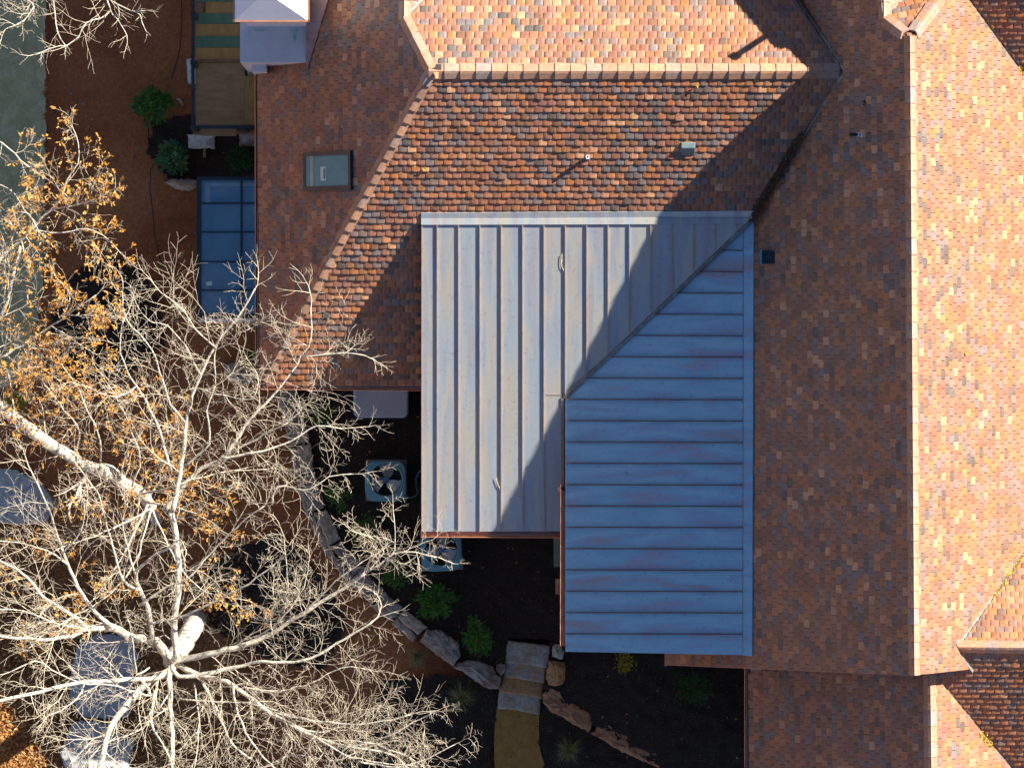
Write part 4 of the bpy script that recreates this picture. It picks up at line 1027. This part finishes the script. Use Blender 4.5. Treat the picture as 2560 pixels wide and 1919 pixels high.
# ------------------------------------------------------------------ trees
TZ = 1.8
class Tree:
    def __init__(s, seed): s.w = MB(); s.t = MB(); s.l = MB(); s.r = random.Random(seed); s.dens = .80; s.leafp = 0; s.leafmax = 10 ** 9
    def leafcluster(s, p, d):
        r = s.r
        for k in range(r.randint(2, 5)):
            out = (d + Vector((r.gauss(0, .9), r.gauss(0, .9), r.gauss(-.1, .6)))).normalized(); sd = out.cross(Vector((r.gauss(0, .6), r.gauss(0, .6), 1)))
            if sd.length < .05: continue
            sd.normalize(); l_ = r.uniform(.055, .12); w_ = l_ * r.uniform(.38, .6); c = p + Vector((r.gauss(0, .02), r.gauss(0, .02), r.gauss(0, .02))); up = sd.cross(out)
            # lobed leaf
            s.l.add([c, c + out * l_ * .28 + sd * w_ * .30, c + out * l_ * .42 + sd * w_ * .14, c + out * l_ * .62 + sd * w_ * .5 + up * .01, c + out * l_ * .75 + sd * w_ * .16, c + out * l_,
                     c + out * l_ * .75 - sd * w_ * .16, c + out * l_ * .62 - sd * w_ * .5 + up * .012, c + out * l_ * .42 - sd * w_ * .14, c + out * l_ * .28 - sd * w_ * .3], [[0, 1, 2, 3, 4, 5, 6, 7, 8, 9]])
    def grow(s, p, d, ln, r0, lvl, lp=0.0):
        r = s.r; n = (3, 4, 5, 6)[min(lvl, 3)]; pts = [p]; q = p.copy(); dd = d.normalized(); step = ln / n
        bend = r.gauss(0, .10); zig = r.choice((-1, 1))
        for i in range(n):
            dd = Matrix.Rotation(bend + zig * .10, 3, 'Z') @ dd; zig = -zig
            dd = (dd + Vector((r.gauss(0, .13), r.gauss(0, .13), r.gauss(.03, .14)))).normalized(); q = q + dd * step * r.uniform(.8, 1.2); pts.append(q.copy())
        r1 = max(r0 * .5, .0021); rad = [r0 + (r1 - r0) * i / n for i in range(n + 1)]
        (s.t if r0 < .022 else s.w).tube(pts, rad, 3 if r0 < .012 else (4 if r0 < .03 else 6), cap=False)
        if lvl == 0:
            if r.random() < lp: s.leafcluster(q, dd)
            return
        k = {3: 7, 2: 5, 1: 3}[min(lvl, 3)]
        side_ = r.choice((-1, 1))
        for i in range(k):
            t = (i + .8 + r.uniform(-.35, .25)) / k; j = min(int(t * n), n - 1); f = t * n - j
            o = pts[j].lerp(pts[j + 1], f); td = (pts[j + 1] - pts[j]).normalized()
            ang = R(r.uniform(28, 68)) * side_
            if r.random() < .8: side_ = -side_
            nd = Matrix.Rotation(ang, 3, Vector((r.gauss(0, .5), r.gauss(0, .5), 1)).normalized()) @ td
            s.grow(o, nd, ln * r.uniform(.40, .85) * (1 - .35 * t), max(rad[j] * .58, .0028), lvl - 1, lp)
        s.grow(pts[-1], dd, ln * .45, r1, lvl - 1, lp)
    def limb(s, pix, r0, r1, spawn=.45, lvl=2, lp=0.0, blen=.9, end=True, t0=.12, fan=1.0):
        """pix: list of (px,py,z)"""
        r = s.r; P3 = [P(*q) for q in pix]; pts = []; m = len(P3)
        for i in range(m - 1):
            a = P3[max(i - 1, 0)]; b = P3[i]; c = P3[i + 1]; d = P3[min(i + 2, m - 1)]
            seg = max(2, int((c - b).length / .18))
            for k in range(seg):
                t = k / seg; pts.append(.5 * ((2 * b) + (c - a) * t + (2 * a - 5 * b + 4 * c - d) * t * t + (3 * b - 3 * c + d - a) * t ** 3))
        pts.append(P3[-1]); N = len(pts)
        for i in range(1, N - 1): pts[i] = pts[i] + Vector((r.gauss(0, .010), r.gauss(0, .010), r.gauss(0, .012)))
        r0 *= .9; rad = [(r0 + (r1 - r0) * (i / (N - 1)) ** .7) * (1 + r.gauss(0, .03)) for i in range(N)]
        s.w.tube(pts, rad, 12 if r0 > .1 else 8 if r0 > .04 else 6)
        acc = 0; side_ = r.choice((-1, 1)); tot = sum((pts[i + 1] - pts[i]).length for i in range(N - 1)); run = 0
        for i in range(N - 1):
            sl_ = (pts[i + 1] - pts[i]).length; acc += sl_; run += sl_
            if run / tot < t0: acc = 0; continue
            if acc > spawn * s.dens * r.uniform(.6, 1.3):
                acc = 0; td = (pts[i + 1] - pts[i]).normalized(); ang = R(r.uniform(35, 70)) * side_; side_ = -side_
                nd = Matrix.Rotation(ang, 3, Vector((r.gauss(0, .4), r.gauss(0, .4), 1)).normalized()) @ td
                nd.z += r.uniform(-.05, .45); L = blen * r.uniform(.6, 1.8) * (1 - .35 * run / tot)
                s.grow(pts[i], nd, L, max(min(rad[i] * .30, .015), .0062), lvl, lp)
        if end: s.grow(pts[-1], (pts[-1] - pts[-2]), blen * .8, max(r1, .008), lvl, lp)
    def finish(s, name, base, label, cat='tree', grp=None):
        e = thing(name, base, label, cat, grp)
        s.w.build('trunk', M['bark'], e, smooth=True, fix=False); s.t.build('twigs', M['twig'], e, smooth=True, fix=False)
        if s.l.v: s.l.build('foliage', M['oak'], e, fix=False)
        return e
def Z7(pts, z0, z1):
    z0 += TZ; z1 += TZ
    n = len(pts); return [(x / 2.572, 1279 + y / 2.572, z0 + (z1 - z0) * i / (n - 1)) for i, (x, y) in enumerate(pts)]
def Z4(pts, z0, z1):
    z0 += TZ; z1 += TZ
    n = len(pts); return [(x / 2.572, 640 + y / 2.572, z0 + (z1 - z0) * i / (n - 1)) for i, (x, y) in enumerate(pts)]
def Z1(pts, z0, z1):
    z0 += TZ; z1 += TZ
    n = len(pts); return [(x / 2.572, y / 2.572, z0 + (z1 - z0) * i / (n - 1)) for i, (x, y) in enumerate(pts)]
def SR(pts, z0, z1):
    z0 += TZ; z1 += TZ
    n = len(pts); return [(x, y, z0 + (z1 - z0) * i / (n - 1)) for i, (x, y) in enumerate(pts)]
T = Tree(11)
zf = 4.2
T.limb([(488, 1548, gz(500, 1550) - .2), (487, 1556, .5), (478, 1575, 3.2), (455, 1615, 5.0), (430, 1652, zf + TZ)], .27, .20, spawn=9, end=False)
T.limb(Z7([(1106, 962), (1000, 830), (870, 810), (720, 740), (560, 745)], zf, 5.2), .125, .075, blen=.8, end=False)
T.limb(Z7([(560, 745), (430, 640), (290, 560), (180, 430), (60, 340), (-60, 290)], 5.2, 6.6), .055, .02, spawn=.35, blen=1.0)
T.limb(Z7([(560, 745), (460, 800), (230, 820), (0, 800), (-90, 800)], 5.2, 6.0), .055, .025, spawn=.4)
T.limb(Z7([(720, 740), (560, 580), (440, 340), (370, 150), (320, 0), (250, -150), (180, -300)], 5.1, 7.2), .06, .014, spawn=.35)
T.limb(Z7([(980, 850), (960, 650), (900, 500), (870, 400), (930, 330), (1100, 220), (1150, 180)], 4.6, 6.6), .075, .02, spawn=.45)
T.limb(Z7([(900, 500), (790, 440), (740, 280), (680, 50), (640, -100)], 5.4, 6.9), .045, .014, spawn=.35)
T.limb(Z7([(870, 400), (820, 240), (790, 60), (820, -60)], 5.8, 7.0), .03, .012, spawn=.35)
T.limb([(q[0], q[1], q[2]) for q in Z7([(1106, 962), (1130, 930), (1120, 700), (1150, 450), (1130, 150), (1100, 0)], 4.4, 6.0)] , .085, .066, spawn=.6, end=False)
T.limb(Z4([(1110, 1640), (1160, 1400), (1200, 1080), (1240, 900), (1290, 760), (1380, 590), (1440, 500), (1560, 350), (1640, 210)], 6.0, 7.6), .066, .014, spawn=.32)
T.limb(Z4([(1200, 1080), (1100, 950), (1030, 740), (980, 600), (890, 500), (810, 400), (790, 280)], 6.4, 7.7), .035, .011, spawn=.3)
T.limb(Z4([(1100, 1380), (1020, 1100), (920, 900), (840, 780), (770, 580), (800, 400)], 6.2, 7.6), .038, .011, spawn=.3)
T.limb(Z4([(870, 840), (800, 890), (690, 900), (590, 850)], 7.0, 7.3), .018, .009, spawn=.3)
T.limb(Z4([(1290, 760), (1180, 560), (1080, 450), (1000, 430)], 6.8, 7.6), .022, .010, spawn=.3)
T.limb(Z4([(1390, 590), (1290, 500), (1150, 320), (1040, 240)], 7.0, 7.8), .022, .010, spawn=.3)
T.limb(Z4([(1060, 1640), (1250, 1400), (1450, 1280), (1600, 1060), (1790, 860), (1940, 640), (2000, 520), (2000, 330)], 5.6, 7.4), .062, .013, spawn=.32)
T.limb(Z4([(1420, 1300), (1600, 1270), (1870, 1190), (2040, 1090), (2200, 1110)], 6.2, 7.0), .036, .012, spawn=.32)
T.limb(Z4([(1480, 1260), (1700, 1150), (1850, 1070)], 6.3, 7.0), .026, .012, spawn=.3)
T.limb(Z4([(1940, 640), (2080, 640), (2220, 620), (2350, 640)], 7.1, 7.6), .02, .010, spawn=.25, blen=.6)
T.limb(Z4([(1390, 600), (1480, 560), (1520, 500), (1620, 460)], 6.9, 7.5), .02, .010, spawn=.25, blen=.7)
T.limb(Z4([(1280, 850), (1500, 910), (1620, 920), (1660, 820)], 6.6, 7.2), .02, .010, spawn=.25, blen=.7)
T.limb(Z4([(1190, 1350), (1350, 1200), (1330, 1000), (1380, 830), (1380, 640)], 6.1, 7.3), .034, .011, spawn=.32)
T.limb(Z4([(1110, 920), (1180, 880), (1250, 850)], 6.6, 6.9), .014, .009, spawn=.3, blen=.6)
T.limb(Z4([(1750, 1600), (1780, 1480), (1900, 1490), (1990, 1500), (2120, 1420), (2260, 1400)], 6.1, 6.9), .026, .010, spawn=.28, blen=.8)
T.limb(Z7([(1106, 962), (1400, 900), (1700, 810), (1900, 680), (2210, 490), (2350, 390)], 4.4, 6.2), .085, .03, spawn=.42, end=False)
T.limb(SR([(914, 1431), (950, 1410), (985, 1385), (1040, 1378), (1090, 1392)], 6.2, 6.8), .028, .012, spawn=.24, blen=.6)
T.limb(SR([(965, 1402), (985, 1375), (990, 1330), (984, 1285)], 6.4, 7.0), .018, .009, spawn=.22, blen=.55)
T.limb(SR([(914, 1431), (960, 1380), (940, 1350), (905, 1335)], 6.2, 6.8), .018, .009, spawn=.24, blen=.6)
T.limb(Z7([(1106, 962), (1150, 1060), (1500, 1000), (1700, 960), (1950, 960), (2210, 820), (2400, 700)], 4.5, 6.1), .06, .02, spawn=.36)
T.limb(Z7([(1900, 680), (2050, 560), (2160, 440), (2330, 320)], 5.5, 6.6), .028, .012, spawn=.34)
T.limb(Z7([(1106, 962), (1300, 1060), (1460, 1090), (1640, 1220), (1800, 1330), (2000, 1430), (2200, 1500), (2450, 1540)], 4.3, 6.0), .085, .02, spawn=.34, blen=1.0)
T.limb(Z7([(1300, 1080), (1420, 1330), (1500, 1500), (1700, 1640), (1900, 1760)], 4.6, 6.0), .042, .014, spawn=.3, blen=1.0)
T.limb(Z7([(1500, 1130), (1530, 1300), (1620, 1480), (1740, 1620), (1860, 1750)], 4.9, 6.1), .034, .014, spawn=.3, blen=1.0)
T.limb(Z7([(1750, 1290), (1950, 1330), (2200, 1360), (2450, 1350), (2640, 1300)], 5.3, 6.3), .03, .012, spawn=.26, blen=.95)
T.limb(Z7([(2100, 1470), (2350, 1480), (2600, 1560)], 5.6, 6.2), .024, .012, spawn=.24, blen=.9)
T.limb(Z7([(2000, 1430), (2250, 1570), (2500, 1620)], 5.6, 6.2), .024, .012, spawn=.22, blen=.9)
T.limb(Z7([(1106, 962), (1110, 1020), (960, 1090), (830, 1220), (730, 1350), (680, 1480), (640, 1640), (600, 1800)], 4.2, 5.6), .105, .05, spawn=.45, end=False)
T.limb(Z7([(1106, 962), (1090, 1080), (1100, 1300), (1110, 1500), (1100, 1760)], 4.4, 5.8), .075, .035, spawn=.36, end=False)
T.limb(Z7([(1106, 962), (1040, 1060), (800, 1080), (500, 1100), (200, 1170), (0, 1210), (-120, 1240)], 4.4, 6.0), .07, .03, spawn=.40, blen=.8)
T.limb(Z7([(1000, 1150), (970, 1350), (1040, 1480), (1100, 1600)], 4.6, 5.8), .045, .015, spawn=.33)
T.limb(Z7([(900, 1080), (970, 1180), (700, 1110), (520, 1100), (330, 1010), (230, 960), (60, 1030)], 5.0, 6.2), .03, .011, spawn=.3)
T.limb(Z7([(540, 1110), (490, 1200), (400, 1270), (310, 1310)], 5.4, 5.9), .018, .010, spawn=.3, blen=.6)
T.limb(Z7([(960, 1000), (880, 1040), (860, 900), (840, 760), (820, 690)], 4.8, 6.6), .024, .010, spawn=.3, blen=.6)
T.limb(Z7([(960, 720), (1200, 660), (1400, 560), (1600, 460), (1800, 310), (1880, 240)], 5.2, 7.0), .038, .011, spawn=.3)
T.limb(Z7([(900, 600), (1080, 480), (1200, 430), (1400, 220), (1560, 60), (1700, -40)], 5.4, 7.0), .034, .011, spawn=.3)
T.limb(Z7([(1150, 1200), (1400, 1220), (1600, 1230), (1800, 1280), (2000, 1340)], 4.8, 5.8), .022, .010, spawn=.3)
T.limb(Z7([(1700, 720), (1800, 560), (1850, 510), (1830, 230)], 5.4, 6.8), .026, .010, spawn=.3)
T.limb(Z7([(1100, 1150), (900, 1400), (700, 1470), (560, 1600)], 4.6, 5.4), .022, .010, spawn=.3)
for pts, z0, z1, L_ in (([(1700, 1640), (1900, 1560), (2150, 1600), (2400, 1500), (2560, 1470)], 5.0, 5.8, 1.0), ([(1860, 1350), (2050, 1420), (2300, 1330), (2420, 1240)], 5.2, 5.9, .9),
        ([(1560, 1130), (1800, 1150), (2000, 1100), (2200, 1000), (2350, 1010)], 4.8, 5.9, .9), ([(2000, 1440), (2150, 1640), (2300, 1760)], 5.2, 5.8, 1.0),
        ([(2250, 1510), (2500, 1440), (2700, 1330), (2780, 1290)], 5.5, 6.1, .8), ([(2300, 1600), (2560, 1640), (2800, 1560), (2930, 1490)], 5.5, 6.0, .7),
        ([(1250, 1100), (1280, 1350), (1250, 1640)], 4.6, 5.3, .9), ([(700, 1420), (560, 1500), (430, 1650)], 4.8, 5.2, .7), ([(560, 745), (380, 720), (150, 640), (-60, 620)], 5.2, 6.4, .9),
        ([(440, 340), (300, 250), (130, 200), (-60, 180)], 6.0, 6.9, .9), ([(400, 270), (520, 120), (560, -60)], 6.2, 7.0, .8), ([(1640, 810), (1800, 700), (1950, 480), (1990, 300)], 5.2, 6.6, .9)):
    T.limb(Z7(pts, z0, z1), .024, .010, spawn=.26, lvl=2, blen=L_)
T.finish('bare_tree', P(488, 1548, gz(500, 1550)), 'large bare pale barked tree whose trunk and white forked limbs fill the lower left')

T2 = Tree(23)
b2 = (392, 1298)
T2.limb([(392, 1298, gz(*b2) - .2), (384, 1280, 1.6), (360, 1240, 3.4), (318, 1212, 4.5), (270, 1182, 5.1), (210, 1160, 5.5), (150, 1125, 5.8), (75, 1075, 6.1), (0, 1015, 6.4), (-60, 960, 6.7)], .15, .125, spawn=.55, lvl=2, lp=.35, end=False, t0=.15)
T2.limb(SR([(300, 1195), (290, 1180), (262, 1165), (230, 1170), (212, 1195)], 3.2, 3.6), .10, .05, spawn=.6, lp=.5)
LP = .34
for pts in ([(330, 1215), (350, 1150), (330, 1080), (300, 1010), (270, 960)], [(250, 1175), (250, 1100), (215, 1020), (190, 960), (150, 905)],
            [(180, 1145), (200, 1080), (150, 1010), (110, 960), (90, 900)], [(350, 1230), (400, 1180), (430, 1110), (440, 1050)],
            [(350, 1235), (420, 1220), (470, 1200), (520, 1230)], [(300, 1200), (320, 1120), (380, 1050), (400, 990)], [(370, 1255), (450, 1270), (520, 1300), (560, 1330)]):
    T2.limb(SR(pts, 3.3, 5.0), .03, .010, spawn=.26, lvl=2, lp=LP, blen=.7)
for pts in ([(380, 1270), (440, 1400), (500, 1470), (560, 1490), (620, 1500)], [(370, 1260), (300, 1400), (230, 1500), (150, 1560), (90, 1600)], [(380, 1270), (340, 1400), (280, 1480), (200, 1530)], [(380, 1270), (260, 1330), (150, 1370), (60, 1420)]):
    T2.limb(SR(pts, 2.2, 3.6), .025, .010, spawn=.33, lvl=2, lp=.5, blen=.6, t0=.45)
T2.finish('leafy_tree', P(392, 1298, gz(*b2)), 'leaning tree with a thick pale limb and dry orange leaves left of the bare tree')

T3 = Tree(31)
T3.limb([(-120, 760, gz(-120, 760) - .2), (-110, 740, 2.0), (-80, 720, 4.8), (-40, 680, 6.2), (0, 640, 6.9)], .16, .07, spawn=9, end=False)
T3.limb(Z1([(0, 1646), (130, 1550), (200, 1480), (320, 1350), (400, 1270), (430, 1150), (500, 1050), (500, 930), (480, 850)], 5.1, 6.8), .042, .011, spawn=.3, lp=.35, blen=.7)
T3.limb(Z1([(0, 1370), (60, 1430), (130, 1530), (150, 1600)], 5.0, 5.4), .024, .012, spawn=.3, lp=.5, blen=.6)
T3.limb(Z1([(320, 1350), (470, 1320), (620, 1280), (700, 1230)], 5.6, 6.2), .022, .010, spawn=.25, lp=.45, blen=.6)
T3.limb(Z1([(200, 1480), (400, 1500), (560, 1470), (700, 1540), (750, 1600)], 5.4, 6.0), .022, .010, spawn=.25, lp=.45, blen=.6)
T3.limb(Z1([(-30, 900), (60, 950), (130, 1030), (250, 1120), (340, 1180)], 5.6, 5.9), .02, .010, spawn=.25, lp=.45, blen=.6)
T3.limb(Z1([(-30, 1180), (60, 1220), (130, 1300), (200, 1400)], 5.6, 5.9), .02, .010, spawn=.25, lp=.45, blen=.55)
T3.limb(Z4([(-60, 500), (0, 400), (60, 250), (100, 60), (130, -60)], 5.0, 5.8), .05, .03, spawn=.33, lp=.3, end=False)
T3.limb(Z4([(-60, 700), (0, 660), (150, 570), (330, 450), (430, 380), (520, 320), (620, 250)], 4.8, 6.2), .04, .012, spawn=.3, lp=.4, blen=.7)
T3.limb(Z4([(330, 450), (420, 500), (500, 560), (600, 620)], 5.6, 5.8), .018, .010, spawn=.22, lp=.45, blen=.5)
T3.limb(Z4([(380, 400), (450, 300), (430, 200), (380, 160)], 5.8, 6.2), .018, .010, spawn=.2, lp=.45, blen=.45)
T3.limb(Z4([(430, 380), (560, 380), (640, 400), (700, 420)], 5.8, 6.2), .018, .010, spawn=.2, lp=.45, blen=.45)
T3.limb(Z4([(150, 590), (300, 600), (320, 660), (250, 690), (200, 740)], 5.3, 5.4), .018, .010, spawn=.25, lp=.45, blen=.5)
T3.limb(Z4([(-60, 800), (40, 740), (80, 900), (90, 980)], 5.0, 5.6), .02, .010, spawn=.3, lp=.3, blen=.7)
T3.limb(Z4([(-60, 620), (60, 560), (200, 620), (300, 740), (380, 800)], 5.0, 5.4), .02, .010, spawn=.28, lp=.6, blen=.6)
T3.finish('leafy_tree', P(-120, 760, gz(-120, 760)), 'tree reaching in from the left edge with orange leaf clusters over the clay and grass')
T4 = Tree(41)
T4.limb([(60, -420, gz(60, -420) - .2), (70, -380, 2.5), (100, -250, 4.2), (160, -120, 6.6), (210, -50, 7.4)], .16, .05, spawn=9, end=False)
T4.limb(SR([(210, -50), (260, -10), (295, 12), (330, 28), (362, 27)], 5.6, 6.4), .024, .010, spawn=.22, blen=.45, lvl=1)
T4.limb(SR([(260, -15), (275, 25), (250, 45), (215, 58), (195, 92), (165, 115), (140, 115), (105, 130), (85, 137)], 5.8, 6.2), .022, .008, spawn=.17, blen=.5, lvl=1, t0=.0)
T4.limb(SR([(130, -40), (132, 0), (140, 60), (152, 100), (163, 117)], 5.4, 6.0), .02, .009, spawn=.2, blen=.5, lvl=1)
T4.limb(SR([(20, -40), (60, -5), (85, 15), (60, 50), (20, 70)], 5.4, 6.0), .022, .009, spawn=.2, blen=.6, lvl=2)
T4.limb(SR([(275, 25), (295, 50), (310, 75), (318, 100)], 6.0, 6.3), .014, .008, spawn=.15, blen=.4, lvl=1, t0=0)
T4.limb(SR([(330, 28), (350, 40), (362, 72)], 6.2, 6.3), .010, .007, spawn=.15, blen=.25, lvl=1, t0=0)
T4.finish('bare_tree', P(60, -420, gz(60, -420)), 'bare tree whose thin white twigs hang into the upper left corner')

# fallen twigs on the copper roof
def fallen(pl, pts, label, r=.008):
    mb = MB(); q = [pl.hit(x, y, .03) for x, y in pts]; mb.tube(q, [r * (1 - .5 * i / len(q)) for i in range(len(q))], 5)
    mb.tube([q[1], q[1] + Vector((.05, .06, .02))], r * .5, 4)
    return tag(mb.build('fallen_twig', M['twig'], None), label, 'twig', 'twigs fallen on the copper roof')
fallen(pMS, [(1405, 636), (1403, 655), (1405, 668), (1412, 680)], 'thin pale twig lying near the top of the sunlit copper roof')
fallen(pMS, [(1240, 1195), (1244, 1210), (1250, 1222), (1254, 1233)], 'thin pale twig lying low on the sunlit copper roof')
for (pl, x, y, lb) in ((pN, 1457, 97, 'single curled yellow leaf on the bright upper slope'), (pS, 1744, 216, 'single yellow leaf near the ridge on the orange tile slope'), (pS, 1062, 424, 'single pale leaf low on the left of the orange tile slope'), (pE, 2416, 882, 'single brown leaf on the bright right hand slope')):
    mb = MB(); c = pl.hit(x, y, .06)
    for k in range(3): leaf(mb, c + Vector((random.gauss(0, .015), random.gauss(0, .015), .01 * k)), rnd_n(.6), .10, .045, random.random() * 6, .5)
    tag(mb.build('fallen_leaf', M['yleaf'], None, fix=False), lb, 'leaf', 'single leaves lying on the roof tiles')
